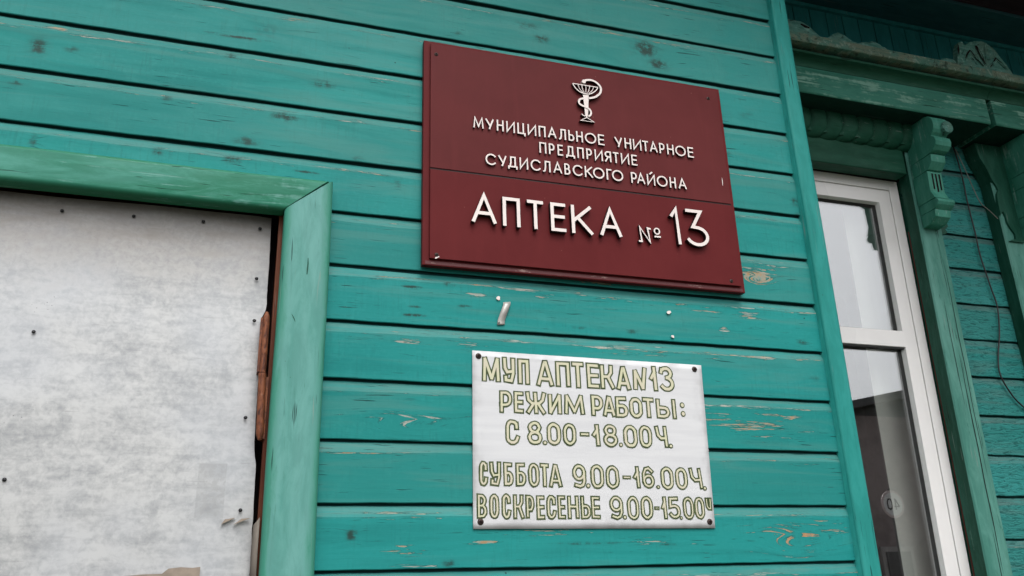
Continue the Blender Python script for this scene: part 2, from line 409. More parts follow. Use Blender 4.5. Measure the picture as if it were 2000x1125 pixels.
# ------------------------------------------------------------------ mesh helpers
class MB:
    def __init__(s): s.v = []; s.f = []; s.mi = []; s.sm = []
    def quad(s, pts, mi=0, sm=False):
        b = len(s.v); s.v += [tuple(p) for p in pts]; s.f.append(tuple(range(b, b + len(pts)))); s.mi.append(mi); s.sm.append(sm)
    def box(s, x0, x1, y0, y1, z0, z1, mi=0):
        b = len(s.v)
        s.v += [(x0, y0, z0), (x1, y0, z0), (x1, y1, z0), (x0, y1, z0), (x0, y0, z1), (x1, y0, z1), (x1, y1, z1), (x0, y1, z1)]
        for q in ((0, 3, 2, 1), (4, 5, 6, 7), (0, 1, 5, 4), (1, 2, 6, 5), (2, 3, 7, 6), (3, 0, 4, 7)):
            s.f.append(tuple(b + i for i in q)); s.mi.append(mi); s.sm.append(False)
    def prism(s, poly, fn, d0, d1, mi=0, mside=None, caps=True, smooth=False):
        """poly: 2-D points counter-clockwise; fn(u, v, d) -> 3-D"""
        b = len(s.v); n = len(poly)
        s.v += [fn(u, v, d0) for u, v in poly] + [fn(u, v, d1) for u, v in poly]
        ms = mi if mside is None else mside
        for i in range(n):
            j = (i + 1) % n
            s.f.append((b + i, b + j, b + n + j, b + n + i)); s.mi.append(ms); s.sm.append(smooth)
        if caps:
            s.f.append(tuple(b + i for i in range(n))[::-1]); s.mi.append(mi); s.sm.append(False)
            s.f.append(tuple(b + n + i for i in range(n))); s.mi.append(mi); s.sm.append(False)
    def grid(s, rows, mi=0, sm=True):
        b = len(s.v); nr = len(rows); nc = len(rows[0])
        for r in rows: s.v += [tuple(p) for p in r]
        for i in range(nr - 1):
            for j in range(nc - 1):
                a = b + i * nc + j
                s.f.append((a, a + 1, a + nc + 1, a + nc)); s.mi.append(mi); s.sm.append(sm)
    def tube(s, pts, r, seg=8, mi=0, caps=True):
        pts = [Vector(p) for p in pts]; n = len(pts)
        rr = r if isinstance(r, (list, tuple)) else [r] * n
        rows = []
        up = Vector((0.13, 0.9, 0.31)).normalized()
        for i, p in enumerate(pts):
            t = (pts[min(n - 1, i + 1)] - pts[max(0, i - 1)]).normalized()
            a = t.cross(up)
            if a.length < 1e-3: a = t.cross(Vector((1, 0, 0)))
            a.normalize(); c = t.cross(a)
            rows.append([p + (a * math.cos(2 * math.pi * q / seg) + c * math.sin(2 * math.pi * q / seg)) * rr[i] for q in range(seg + 1)])
        s.grid(rows, mi, True)
        if caps:
            s.quad(rows[0][:-1], mi); s.quad(rows[-1][:-1][::-1], mi)
    def disc(s, c, r, y0, y1, seg=20, mi=0, ax='y', rx=None):
        poly = [(r * math.cos(2 * math.pi * i / seg) * (rx or 1), r * math.sin(2 * math.pi * i / seg)) for i in range(seg)]
        s.prism(poly, lambda u, v, d: (c[0] + u, d, c[1] + v), y0, y1, mi)
    def shear(s, k=.017, z0=2.3):
        s.v = [(x + k * (z - z0), y, z) for x, y, z in s.v]; return s
    def build(s, name, mats, parent=None, bevel=0.0, recalc=True):
        me = bpy.data.meshes.new(name)
        me.from_pydata(s.v, [], s.f)
        for m in (mats if isinstance(mats, (list, tuple)) else [mats]): me.materials.append(m)
        me.polygons.foreach_set('material_index', s.mi)
        me.polygons.foreach_set('use_smooth', s.sm)
        if recalc:
            import bmesh
            bm = bmesh.new(); bm.from_mesh(me)
            bmesh.ops.recalc_face_normals(bm, faces=bm.faces)
            bm.to_mesh(me); bm.free()
        me.update()
        o = bpy.data.objects.new(name, me)
        C.objects.link(o)
        if parent is not None: o.parent = parent
        if bevel:
            bv = o.modifiers.new('bevel', 'BEVEL'); bv.width = bevel; bv.segments = 2; bv.limit_method = 'ANGLE'; bv.angle_limit = R(40)
        return o

def thing(name, label, cat, group=None, loc=None):
    o = bpy.data.objects.new(name, None)
    C.objects.link(o)
    o['label'] = label; o['category'] = cat
    if group: o['group'] = group
    return o
def tag(o, label, cat, group=None):
    o['label'] = label; o['category'] = cat
    if group: o['group'] = group
    return o
def struct(o): o['kind'] = 'structure'; return o

# ------------------------------------------------------------------ ground, road
mb = MB(); mb.quad([(-200, -200, 0), (200, -200, 0), (200, 200, 0), (-200, 200, 0)]); struct(mb.build('ground', m_verge))
mb = MB(); mb.quad([(-120, -9.5, .004), (120, -9.5, .004), (120, -4.0, .004), (-120, -4.0, .004)]); struct(mb.build('road', m_asphalt))
mb = MB(); mb.box(-120, 120, -4.0, -3.85, .0, .12); mb.box(-120, 120, -9.65, -9.5, 0, .12); struct(mb.build('kerb', m_kerb))

# ------------------------------------------------------------------ the building
B = thing('timber_building', 'teal painted timber building with projecting boarded porch, metal clad door and green trimmed window', 'building')

KN = [(-0.577, 2.689, 0.0128, 0.0145, 1), (-0.516, 2.694, 0.0131, 0.0074, 0.6), (-0.207, 2.735, 0.0105, 0.0078, 0.8), (-0.084, 2.602, 0.0257, 0.0089, 0.9), (-0.326, 2.608, 0.0138, 0.0061, 0.6), (-0.159, 2.529, 0.0227, 0.011, 0.7), (-0.328, 2.481, 0.0077, 0.0117, 0.8), (-0.182, 2.485, 0.0203, 0.0096, 0.7), (-0.554, 2.473, 0.0088, 0.0157, 0.6), (-0.601, 2.599, 0.016, 0.0058, 0.7), (-0.137, 2.816, 0.0372, 0.0245, 0.35), (-0.007, 2.698, 0.0246, 0.0093, 0.7), (-0.271, 2.854, 0.0126, 0.0068, 0.6), (0.818, 2.951, 0.0273, 0.0195, 1), (0.848, 2.909, 0.0212, 0.0129, 0.9), (0.525, 2.926, 0.0166, 0.0109, 0.8), (0.308, 2.898, 0.0129, 0.0075, 0.5), (0.488, 2.957, 0.0357, 0.0125, 0.5), (0.167, 2.47, 0.0091, 0.0126, 0.5), (0.092, 1.723, 0.0077, 0.0084, 1), (0.281, 1.669, 0.0101, 0.0056, 0.8), (1.214, 2.515, 0.0159, 0.0074, 0.5), (1.208, 2.551, 0.0096, 0.012, 0.7), (1.023, 2.668, 0.0215, 0.0092, 0.4), (0.079, 2.521, 0.0156, 0.0076, 0.5), (-0.029, 2.475, 0.0277, 0.0031, 0.8), (1.102, 2.795, 0.0321, 0.0129, 0.4), (1.184, 2.078, 0.0176, 0.0064, 0.5), (0.711, 2.165, 0.0129, 0.0061, 0.6), (1.168, 2.169, 0.0148, 0.0053, 0.7), (0.99, 1.648, 0.0154, 0.0053, 0.5), (-0.195, 2.787, 0.0587, 0.0029, 0.9), (0.201, 2.23, 0.0198, 0.0023, 1), (0.283, 2.243, 0.0114, 0.0024, 1), (0.206, 2.167, 0.0218, 0.0018, 1), (0.21, 2.187, 0.0132, 0.0016, 0.8), (0.318, 2.196, 0.0137, 0.0016, 0.8), (0.991, 2.777, 0.031, 0.0032, 0.7), (0.579, 2.166, 0.0173, 0.0024, 0.7), (0.574, 1.703, 0.0678, 0.002, 0.7), (0.163, 1.78, 0.0249, 0.0019, 0.6), (0.748, 1.698, 0.0239, 0.0041, 0.7)]
WR = [(0.2, 2.109, 0.0377, 0.0044, 0.5), (0.328, 2.106, 0.0315, 0.0056, 0.6), (0.343, 2.223, 0.0162, 0.0047, 0.5), (0.494, 2.231, 0.0194, 0.0049, 0.45), (0.197, 1.947, 0.0834, 0.0104, 0.27), (0.36, 1.709, 0.0263, 0.0039, 0.5), (0.19, 1.701, 0.0395, 0.0094, 0.25), (1.062, 2.331, 0.0383, 0.0192, 0.42), (1.11, 2.358, 0.0601, 0.0125, 0.3), (1.02, 2.228, 0.0286, 0.0092, 0.5), (0.918, 2.232, 0.0278, 0.0052, 0.5), (0.951, 2.186, 0.0111, 0.0077, 0.4), (1.01, 1.961, 0.1499, 0.0285, 0.22), (1.101, 1.979, 0.0394, 0.0049, 0.45), (0.932, 1.973, 0.016, 0.0059, 0.4), (1.079, 1.716, 0.088, 0.0263, 0.33), (1.023, 1.72, 0.0262, 0.0076, 0.35), (0.702, 1.702, 0.0471, 0.0103, 0.25), (0.829, 1.695, 0.0184, 0.0094, 0.3), (0.612, 2.281, 0.1146, 0.0063, 0.3), (0.174, 1.701, 0.0295, 0.0047, 0.2), (0.234, 1.663, 0.0398, 0.0056, 0.25), (-0.561, 2.744, 0.0557, 0.0062, 0.25), (0.553, 1.725, 0.1014, 0.0091, 0.2), (1.062, 2.122, 0.0997, 0.0064, 0.3), (0.726, 2.115, 0.0769, 0.0048, 0.3)]
VG = [(1.10, 1.716, .10, .03), (1.05, 1.718, .05, .03), (.80, 2.93, .10, .05), (.20, 1.947, .10, .03), (1.06, 2.335, .06, .03)]

class Siding:
    """horizontal boards: square lower edge, chamfered upper edge, dark groove between"""
    def __init__(s): s.V = []; s.F = []; s.A = {k: [] for k in ('grain', 'wear', 'knot', 'edge', 'board', 'fade', 'warm')}; s.n = 0
    def strip(s, P, edge, brd, fadev, wear0, feats):
        # P: array rows x cols x 3
        nr, nc, _ = P.shape
        b = s.n
        s.V.append(P.reshape(-1, 3)); s.n += nr * nc
        idx = b + np.arange(nr * nc).reshape(nr, nc)
        s.F.append(np.stack([idx[:-1, :-1], idx[:-1, 1:], idx[1:, 1:], idx[1:, :-1]], -1).reshape(-1, 4))
        X, Z = P[..., 0].ravel(), P[..., 2].ravel()
        wear = np.full(X.shape, wear0) + np.asarray(edge[1])[:, None].repeat(nc, 1).ravel()
        knot = np.zeros(X.shape); gr = Z.copy(); warm = np.zeros(X.shape)
        if feats:
            for x, z, a, c, k in KN:
                c = max(c, .0034); a = max(a, .006)
                d = ((X - x) / a) ** 2 + ((Z - z) / c) ** 2
                knot = np.maximum(knot, k * np.maximum(np.exp(-d * .6), .42 * np.exp(-d * .16) if c > .005 else 0))
                if c > .006: gr += np.sign(Z - z) * .6 * c * np.exp(-d / 6)
            for x, z, a, c, k in WR:
                c = max(c, .004)
                d = ((X - x) / a) ** 2 + ((Z - z) / c) ** 2
                wear = np.maximum(wear, wear0 + (.14 + k * .70) * np.exp(-d * .6))
            for x, z, a, c in VG:
                wgt = np.exp(-((X - x) / a) ** 2 - ((Z - z) / c) ** 2)
                gr = gr * (1 - wgt) + wgt * (z + .16 * (X - x) + .75 * np.abs(Z - z))
            warm = np.exp(-((X - 1.08) / .13) ** 2 - ((Z - 1.716) / .04) ** 2)
        A = s.A
        A['warm'].append(warm); A['grain'].append(gr); A['wear'].append(wear); A['knot'].append(knot)
        A['edge'].append(np.asarray(edge[0], float)[:, None].repeat(nc, 1).ravel())
        A['board'].append(np.full(X.shape, brd)); A['fade'].append(np.full(X.shape, fadev))
    def run(s, x0, x1, zb, pitch, Y, dx, fine, brd, fade, feats, wear0=0.0, rough=1.0):
        nx = max(2, int((x1 - x0) / dx) + 1)
        xs = np.linspace(x0, x1, nx)
        ph = brd * 50
        wz = .0005 * rough * (np.sin(xs * 5.1 + ph) + .6 * np.sin(xs * 13.7 + ph * 2)) + .0003 * rough * np.sin(xs * 61 + ph)
        wy = .0009 * rough * np.sin(xs * 3.3 + ph * 1.7)
        wt = .0012 * rough * (np.sin(xs * 7.9 + ph * 3) + .5 * np.sin(xs * 29 + ph))     # chamfer line wanders
        f = .795 * pitch; ch = .952 * pitch; dp = .0086
        nrow = max(2, int(f / .0045)) if fine else 2
        def mk(rows):
            P = np.zeros((len(rows), nx, 3))
            for i, (dz, yy, wob) in enumerate(rows):
                P[i, :, 0] = xs; P[i, :, 1] = Y + yy + wy; P[i, :, 2] = zb + dz + wz + wob
            return P
        z = np.zeros(nx)
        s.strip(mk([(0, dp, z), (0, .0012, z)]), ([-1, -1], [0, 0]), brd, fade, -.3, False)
        s.strip(mk([(0, .0012, z), (.0016, 0, z)]), ([0, 0], [.05, .05]), brd, fade, wear0, feats)
        fr = [(.0016 + (f - .0016) * t, 0, wt * t ** 6) for t in np.linspace(0, 1, nrow)]
        ew = [0.0] * nrow; eg = [0.0] * nrow
        if fine:
            ew[-1] = .24; ew[-2] = .12; eg[-1] = .5
        s.strip(mk(fr), (eg, ew), brd, fade, wear0, feats)
        cw = rng.uniform(.05, .22)
        s.strip(mk([(f, 0, wt), ((f + ch) / 2, .0032, wt * .4), (ch, .0068, z)]), ([1, 1, .9], [.24, cw * .7, cw * .3]), brd, fade, wear0, feats)
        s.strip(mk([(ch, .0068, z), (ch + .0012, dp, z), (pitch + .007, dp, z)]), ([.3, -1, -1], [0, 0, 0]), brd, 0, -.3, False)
    def build(s, name, mat, parent):
        me = bpy.data.meshes.new(name)
        V = np.concatenate(s.V); F = np.concatenate(s.F)
        me.vertices.add(len(V)); me.vertices.foreach_set('co', V.ravel())
        me.loops.add(F.size); me.loops.foreach_set('vertex_index', F.ravel().astype(np.int32))
        me.polygons.add(len(F)); me.polygons.foreach_set('loop_start', np.arange(0, F.size, 4, dtype=np.int32))
        me.polygons.foreach_set('use_smooth', np.ones(len(F), bool))
        me.update(calc_edges=True); me.validate()
        for k, a in s.A.items():
            at = me.attributes.new(k, 'FLOAT', 'POINT'); at.data.foreach_set('value', np.concatenate(a).astype(np.float32))
        me.materials.append(mat)
        o = bpy.data.objects.new(name, me); C.objects.link(o); o.parent = parent
        return o

PX1 = 1.236            # right-hand corner of the porch
sd_ = Siding()
PITCH = .122
for kk in range(-6, 24):
    zb = 2.8752 - PITCH * kk + .0045
    if zb < .02: continue
    brd = rng.random()
    vis = zb > 1.45 and zb < 3.25
    fade = float(np.clip((zb - 2.15) / .9, 0, 1)) * .30 + .06 * brd
    w0 = rng.uniform(-.03, .02) + (.03 if zb < 2.3 else 0)
    dx = .0075 if vis else .15
    if zb > 2.38:
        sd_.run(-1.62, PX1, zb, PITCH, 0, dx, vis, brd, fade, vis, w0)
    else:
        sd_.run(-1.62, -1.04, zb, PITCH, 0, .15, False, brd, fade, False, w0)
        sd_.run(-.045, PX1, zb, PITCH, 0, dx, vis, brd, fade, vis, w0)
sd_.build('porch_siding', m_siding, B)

# return walls of the porch and rounded corner boards
mb = MB()
mb.quad([(PX1 + .02, .01, 0), (PX1 + .02, .37, 0), (PX1 + .02, .37, 3.62), (PX1 + .02, .01, 3.62)])
mb.build('porch_side_wall', m_corner, B)
mb = MB()
mb.quad([(-1.62, .01, 0), (-1.62, .37, 0), (-1.62, .37, 3.62), (-1.62, .01, 3.62)])
mb.build('porch_side_wall', m_corner, B)
def corner_board(x0, x1, z0, z1, yf):
    mb = MB()
    w = x1 - x0; prof = [(x0, .03), (x0, yf + .007)]
    for i in range(7):
        a = R(180 - 15 * i); prof.append((x0 + .007 + .007 * math.cos(a), yf + .007 - .007 * math.sin(a)))
    for i in range(13):
        a = R(90 - 7.5 * i); prof.append((x1 - .02 + .02 * math.cos(a), yf + .02 - .02 * math.sin(a)))
    prof.append((x1, .05))
    zs = np.linspace(z0, z1, 40)
    rows = [[(x + .0012 * math.sin(z * 4) , y + .0008 * math.sin(z * 7), z) for x, y in prof] for z in zs]
    mb.grid(rows, 0, True)
    return mb.build('corner_board', m_corner, B)
corner_board(1.2195, 1.277, 0, 3.62, -.020)
corner_board(-1.66, -1.60, 0, 3.62, -.020)

# roof and eaves
mb = MB(); mb.box(-1.95, 1.38, -.45, .40, 3.64, 3.70); mb.build('porch_eave', m_soffit, B)
mb = MB()
mb.box(1.285, 6.5, .205, .42, 3.545, 3.57, 0)
mb.build('soffit_board', m_soffit, B)
mb = MB()
mb.box(1.285, 6.5, -.62, .198, 3.552, 3.60, 0)
mb.box(-5, 6.5, .42, 2.5, 3.60, 3.66, 0)
mb.build('eave', m_soffit2, B)

# main wall behind the porch
D = .36
s2, s3 = Siding(), Siding()
for kk in range(-6, 25):
    zb = 2.461 - .1233 * kk + .004
    if zb < .02 or zb > 3.3: continue
    vis = 1.4 < zb < 3.0
    brd = rng.random()
    if .95 < zb < 2.95:
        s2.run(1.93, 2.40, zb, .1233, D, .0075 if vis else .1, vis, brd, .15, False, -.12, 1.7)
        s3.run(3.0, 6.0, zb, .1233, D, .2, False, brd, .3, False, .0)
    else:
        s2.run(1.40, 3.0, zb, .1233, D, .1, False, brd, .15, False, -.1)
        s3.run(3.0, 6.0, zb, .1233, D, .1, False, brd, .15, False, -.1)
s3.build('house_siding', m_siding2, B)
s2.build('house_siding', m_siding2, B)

mb = MB()
x = 1.2685
while x < 6:
    mb.box(x, x + .0645, D - .004 + .001 * random.random(), D + .02, 3.16, 3.548)
    x += .0688
mb.box(1.25, 6, D + .012, D + .03, 3.16, 3.548)
mb.box(1.262, 6, D - .016, D - .004, 3.530, 3.5445)
mb.build('frieze', m_frieze, B)

# ------------------------------------------------------------------ door with its casing
def bullnose(mb, fn, u0a, u0b, u1a, u1b, w, t, r=.011, seg=6, n=24):
    """board of width w, thickness t with rounded edges.  Runs u from (u0a at inner edge, u0b at outer edge) to (u1a,u1b)."""
    prof = [(0, 0)]
    for i in range(seg + 1):
        a = R(180 - 90 * i / seg); prof.append((r + r * math.cos(a), t - r + r * math.sin(a)))
    for i in range(seg + 1):
        a = R(90 - 90 * i / seg); prof.append((w - r + r * math.cos(a), t - r + r * math.sin(a)))
    prof.append((w, 0))
    rows = []
    for i in range(n + 1):
        f = i / n
        row = []
        for (v, d) in prof:
            g = v / w
            u = (u0a + (u0b - u0a) * g) * (1 - f) + (u1a + (u1b - u1a) * g) * f
            row.append(fn(u, v + .0009 * math.sin(u * 9) , d))
        rows.append(row)
    mb.grid(rows, 0, True)
    mb.quad(rows[0]); mb.quad(rows[-1][::-1])

CT = .034
mb = MB()
mb.quad([(-1.06, .006, 0), (-.05, .006, 0), (-.05, .006, 2.44), (-1.06, .006, 2.44)])
mb.v, mb.f, mb.mi, mb.sm = [], [], [], []
bullnose(mb, lambda u, v, d: (u, -d, 2.366 + v), -1.035, -1.130, -.0745, .0165, .078, CT)
casing = mb.build('door_casing', m_casing_x, B)
def side_board(xin, sgn, name='side_board'):
    mb = MB()
    bullnose(mb, lambda u, v, d: (xin + sgn * v, -d - .0015, u), .02, .02, 2.366, 2.444, .096, CT, n=40)
    # small cup of the miter: shift top
    return mb.build(name, m_casing_z, casing)
side_board(-.072, 1)
side_board(-1.0375, -1)

# checks and knots in the upright board
mb = MB()
for pts in ([(-.0190, 2.262, .0006), (-.0185, 2.250, .0013), (-.0190, 2.238, .0016), (-.0195, 2.226, .0009)],
            [(-.0440, 2.140, .0004), (-.0405, 2.134, .0009), (-.0385, 2.130, .0008), (-.0365, 2.125, .0004)]):
    mb2 = MB(); L_, R_ = [], []
    for i, (x, z, w_) in enumerate(pts):
        a = pts[max(0, i - 1)]; c = pts[min(len(pts) - 1, i + 1)]
        dx, dz = c[0] - a[0], c[1] - a[1]; l = math.hypot(dx, dz)
        L_.append((x - dz / l * w_, -.0359, z + dx / l * w_)); R_.append((x + dz / l * w_, -.0359, z - dx / l * w_))
    mb2.grid([R_, L_]); mb2.build('drying_crack', m_green_z, casing)
# jamb, head and dark reveal
mb = MB()
mb.box(-.0795, -.0500, .004, .075, 0, 2.40)
mb.box(-1.06, -1.030, .004, .075, 0, 2.40)
mb.box(-1.03, -.0795, .004, .075, 2.392, 2.42)
jamb = mb.build('door_frame', m_brown, B)
mb = MB()
mb.quad([(-1.06, .078, 0), (-.05, .078, 0), (-.05, .078, 2.43), (-1.06, .078, 2.43)])
mb.build('door_back', m_dark, jamb)

# sheet-clad leaf: wavy edges, slightly buckled
mb = MB()
zs = np.linspace(.03, 2.370, 160)
rows = []
def redge(z):
    base = -.0945 + .0105 * (2.37 - z) / .72 * .98
    cut = 0
    if 2.152 < z < 2.17: cut = -.004 * (2.17 - z) / .018
    if z <= 2.152 and z > 1.895: cut = -.0075
    if z <= 1.895 and z > 1.86: cut = -.0075 + .0035 * (1.895 - z) / .035
    if z <= 1.86: cut = -.002
    return base + cut + .0009 * mnoise.noise(Vector((3, 1, z * 70))) + .0008 * mnoise.noise(Vector((3, 4, z * 220)))
for z in zs:
    xr = redge(z)
    row = []
    for t in np.linspace(0, 1, 60):
        xx = -1.02 + (xr + 1.02) * t
        yy = .022 + .0030 * mnoise.noise(Vector((xx * 3.1, 0, z * 2.6))) + .0014 * mnoise.noise(Vector((xx * 9, 5, z * 8)))
        if t > .97: yy += .003 * (t - .97) / .03 * (1 + mnoise.noise(Vector((0, 9, z * 12))))
        zz = z
        if z > 2.36: zz = 2.370 + .0035 * mnoise.noise(Vector((xx * 5, 2, 0))) - .0008
        row.append((xx, yy, zz))
    rows.append(row)
mb.grid(rows, 0, True)
door = mb.build('door', m_steel, B)
mb = MB(); mb.box(-1.02, -.10, .032, .058, .02, 2.368); mb.build('door_leaf', m_brown, door)
for x, z in [(-0.488, 2.338), (-0.359, 2.341), (-0.228, 2.344), (-0.116, 2.340), (-0.115, 2.229), (-0.113, 2.139), (-0.501, 2.090), (-0.115, 1.943), (-0.111, 1.770), (-0.507, 1.821), (-.62, 2.335), (-.75, 2.335), (-.89, 2.33), (-1.0, 2.33), (-1.0, 2.1), (-1.0, 1.82)]:
    mb = MB()
    rows = []
    for q in range(4):
        rr = .0036 * math.cos(R(q * 29)); yy = .0185 - .0022 * math.sin(R(q * 29))
        rows.append([(x + rr * math.cos(2 * math.pi * i / 12), yy, z + rr * math.sin(2 * math.pi * i / 12)) for i in range(13)])
    mb.grid(rows); mb.build('nail_head', m_nail, door)
# torn slits with curled lips
mb = MB()
for (x0, z0, x1, z1, x2, z2) in [(-.143, 1.7445, -.119, 1.7560, -.137, 1.7535), (-.121, 1.7440, -.093, 1.7555, -.108, 1.7545)]:
    mb.prism([(x0, z0), (x1, z1), (x2, z2)], lambda u, v, d: (u, d, v), .016, .0205)
mb.build('torn_slit', m_beige, door)
# beige paper stuck low on the sheet
mb = MB()
top = [(-.345, 1.6555), (-.31, 1.657), (-.27, 1.660), (-.235, 1.6605), (-.225, 1.669), (-.205, 1.671), (-.185, 1.6695), (-.172, 1.671)]
n = len(top)
for i in range(n - 1):
    mb.quad([(top[i][0], .0165, 1.52), (top[i + 1][0], .0165, 1.52), (top[i + 1][0], .0165, top[i + 1][1]), (top[i][0], .0165, top[i][1])])
tag(mb.build('paper_remnant', m_beige), 'beige remnant of a torn notice glued low on the metal clad door', 'paper')

# barrel hinge
hg = MB()
def barrel(mb, z0, z1, r, yy, xx0, xx1, tip0, tip1):
    pts = []; rr = []
    N = 40
    for i in range(N + 1):
        f = i / N; z = z0 + (z1 - z0) * f
        k = 1.0
        if tip0 and f < .13: k = .45 + .55 * math.sin(f / .13 * math.pi / 2)
        if tip1 and f > .87: k = .45 + .55 * math.sin((1 - f) / .13 * math.pi / 2)
        nz = mnoise.noise(Vector((z * 60, 3, 1))); pts.append((xx0 + (xx1 - xx0) * f + .0004 * nz, yy, z)); rr.append(r * k * (1 + .07 * mnoise.noise(Vector((z * 110, 8, 2)))))
    mb.tube(pts, rr, 14)
barrel(hg, 2.028, 2.152, .0066, -.002, -.0905, -.0905, False, True)
hg.box(-.101, -.093, -.002, .030, 2.03, 2.14)
barrel(hg, 1.897, 2.0265, .0074, -.002, -.0865, -.0905, True, False)
hg.box(-.086, -.078, -.002, .03, 1.90, 2.02)
hg.build('hinge', m_rust, door)

# scrap of paper wedged in the gap beside the door
mb = MB()
mb.grid([[(-.0850 , .005, 1.60), (-.0795, -.004, 1.60), (-.0755, -.010, 1.60)], [(-.0875, .006, 1.69), (-.083, -.003, 1.69), (-.0765, -.009, 1.69)], [(-.0868, .006, 1.742), (-.0820, -.002, 1.747), (-.0765, -.006, 1.755)]])
o = tag(mb.build('paper_scrap', m_paper), 'folded grey paper scrap wedged between door edge and green casing', 'paper')
sl = o.modifiers.new('s', 'SOLIDIFY'); sl.thickness = .0008

# ------------------------------------------------------------------ window in the main wall
def window(x_left, x_right, z_bot, z_top, yf, transom, shearit, parent):
    """plastic frame with fixed top light; returns frame part"""
    def fx(mb): return mb.shear() if shearit else mb
    mb = MB()
    fw = .036                       # outer frame
    for a in ((x_left, x_left + fw, z_bot, z_top), (x_right - fw, x_right, z_bot, z_top), (x_left + fw, x_right - fw, z_top - fw, z_top), (x_left + fw, x_right - fw, z_bot, z_bot + fw)):
        mb.box(a[0], a[1], yf, yf + .06, a[2], a[3])
    frame = fx(mb).build('window', m_pvc, parent, .002)
    g = .0022; sw = .047
    xl, xr, zb, zt = x_left + fw + g, x_right - fw - g, z_bot + fw + g, z_top - fw - g
    def sash(za, zc, nm):
        mb = MB(); ys = yf + .003
        # outer ring bevelled towards the glass
        o = [(xl, za), (xr, za), (xr, zc), (xl, zc)]
        i1 = [(xl + sw, za + sw), (xr - sw, za + sw), (xr - sw, zc - sw), (xl + sw, zc - sw)]
        b = .004; i2 = [(xl + sw + b, za + sw + b), (xr - sw - b, za + sw + b), (xr - sw - b, zc - sw - b), (xl + sw + b, zc - sw - b)]
        for k in range(4):
            j = (k + 1) % 4
            mb.quad([(*o[k][:1], ys, o[k][1]), (o[j][0], ys, o[j][1]), (i1[j][0], ys, i1[j][1]), (i1[k][0], ys, i1[k][1])])
            mb.quad([(i1[k][0], ys, i1[k][1]), (i1[j][0], ys, i1[j][1]), (i2[j][0], ys + .016, i2[j][1]), (i2[k][0], ys + .016, i2[k][1])])
            mb.quad([(o[k][0], ys, o[k][1]), (o[k][0], ys + .05, o[k][1]), (o[j][0], ys + .05, o[j][1]), (o[j][0], ys, o[j][1])])
        fx(mb).build('sash', m_pvc, frame)
        mb = MB(); r = .0045
        for k in range(4):
            j = (k + 1) % 4
            cx, cz = (xl + xr) / 2, (za + zc) / 2
            def inn(p, q): return (p[0] + (q if p[0] < cx else -q), p[1] + (q if p[1] < cz else -q))
            for (q0, q1, y0, y1) in ((0, .0035, .0165, .0150), (.0035, .0065, .0150, .0185), (.0065, .0105, .0185, .0225)):
                a0, b0, a1, b1 = inn(i2[k], q0), inn(i2[j], q0), inn(i2[k], q1), inn(i2[j], q1)
                mb.quad([(a0[0], ys + y0, a0[1]), (b0[0], ys + y0, b0[1]), (b1[0], ys + y1, b1[1]), (a1[0], ys + y1, a1[1])])
        fx(mb).build('gasket', m_gasket, frame, recalc=False)
        mb = MB(); mb.box(xl + sw, xr - sw, ys + .0215, ys + .0255, za + sw, zc - sw)
        fx(mb).build('glass_pane', m_glass, frame)
    # one sash ring round both lights, then the transom bar between them
    sash(zb, zt, 's')
    mb = MB(); mb.box(xl + sw - .002, xr - sw + .002, yf + .0015, yf + .0285, transom - .0265, transom + .0265)
    fx(mb).build('transom_bar', m_pvc, frame, .002)
    mb = MB(); mb.box(xl + sw + .002, xr - sw - .002, yf + .006, yf + .0275, transom - .0315, transom - .0275); mb.box(xl + sw + .002, xr - sw - .002, yf + .012, yf + .0275, transom + .0275, transom + .030)
    fx(mb).build('gasket', m_gasket, frame)
    mb = MB(); mb.box(x_left - .03, x_right + .03, yf - .09, yf + .02, z_bot - .03, z_bot - .004)
    fx(mb).build('sill', m_pvc, frame, .003)
    return frame
WXR = 1.918
win = window(1.385, WXR, 1.02, 2.888, .372, 2.3285, True, B)
# timber jamb strips round the frame
mb = MB()
mb.box(1.9235, 1.955, .3595, .40, 1.0, 2.93); mb.shear(); mb.build('jamb_strip', m_green_z, win)
mb = MB()
rows = []
for z in np.linspace(1.0, 2.70, 90):
    e = .004 + .0030 * mnoise.noise(Vector((0, 0, z * 30))) + .002 * mnoise.noise(Vector((0, 5, z * 90)))
    wd = max(.0004, e - .001 + max(0, (2.0 - z)) * .009)
    rows.append([(1.9178, .3645, z), (1.9195 + wd, .3590, z), (1.9240 + wd, .359, z)])
mb.grid(rows); mb.shear(); mb.build('old_jamb_edge', m_redwood, win)
mb = MB(); mb.box(1.30, 1.95, .364, .42, 2.889, 2.93); mb.build('head_reveal', m_dark, win)

# room behind
mb = MB()
mb.box(1.28, 3.2, 2.2, 2.25, .1, 3.2); mb.box(1.24, 1.28, .46, 2.2, .1, 3.2); mb.box(3.2, 3.24, .46, 2.2, .1, 3.2); mb.box(1.28, 3.2, .46, 2.2, 3.2, 3.24); mb.box(1.28, 3.2, .46, 2.2, .06, .1)
mb.build('room', m_interior, B)
mb = MB()
rows = []
for z in (.95, 2.86):
    rows.append([(1.765 + .017 * (z - 2.3) * .6 + i * .004, .470 + .0006 * math.sin(i * .55), z) for i in range(46)])
mb.grid(rows)
tag(mb.build('curtain', m_curtain), 'pale flat curtain hanging behind the right half of the window glass', 'curtain')

# ------------------------------------------------------------------ carved surround
def ear_profile():
    # left edge of the scalloped board, (x, z) going down
    return [(2.236, 3.046), (2.240, 3.01), (2.246, 2.985), (2.258, 2.962), (2.266, 2.938), (2.276, 2.905), (2.287, 2.889), (2.2925, 2.872), (2.281, 2.855), (2.277, 2.82), (2.276, 2.776), (2.290, 2.790), (2.2955, 2.774), (2.296, 2.750), (2.306, 2.728), (2.318, 2.708), (2.3155, 2.690), (2.2985, 2.686), (2.287, 2.68)]

def surround(parent, casings, x0, x1, mirror_x=None):
    pass

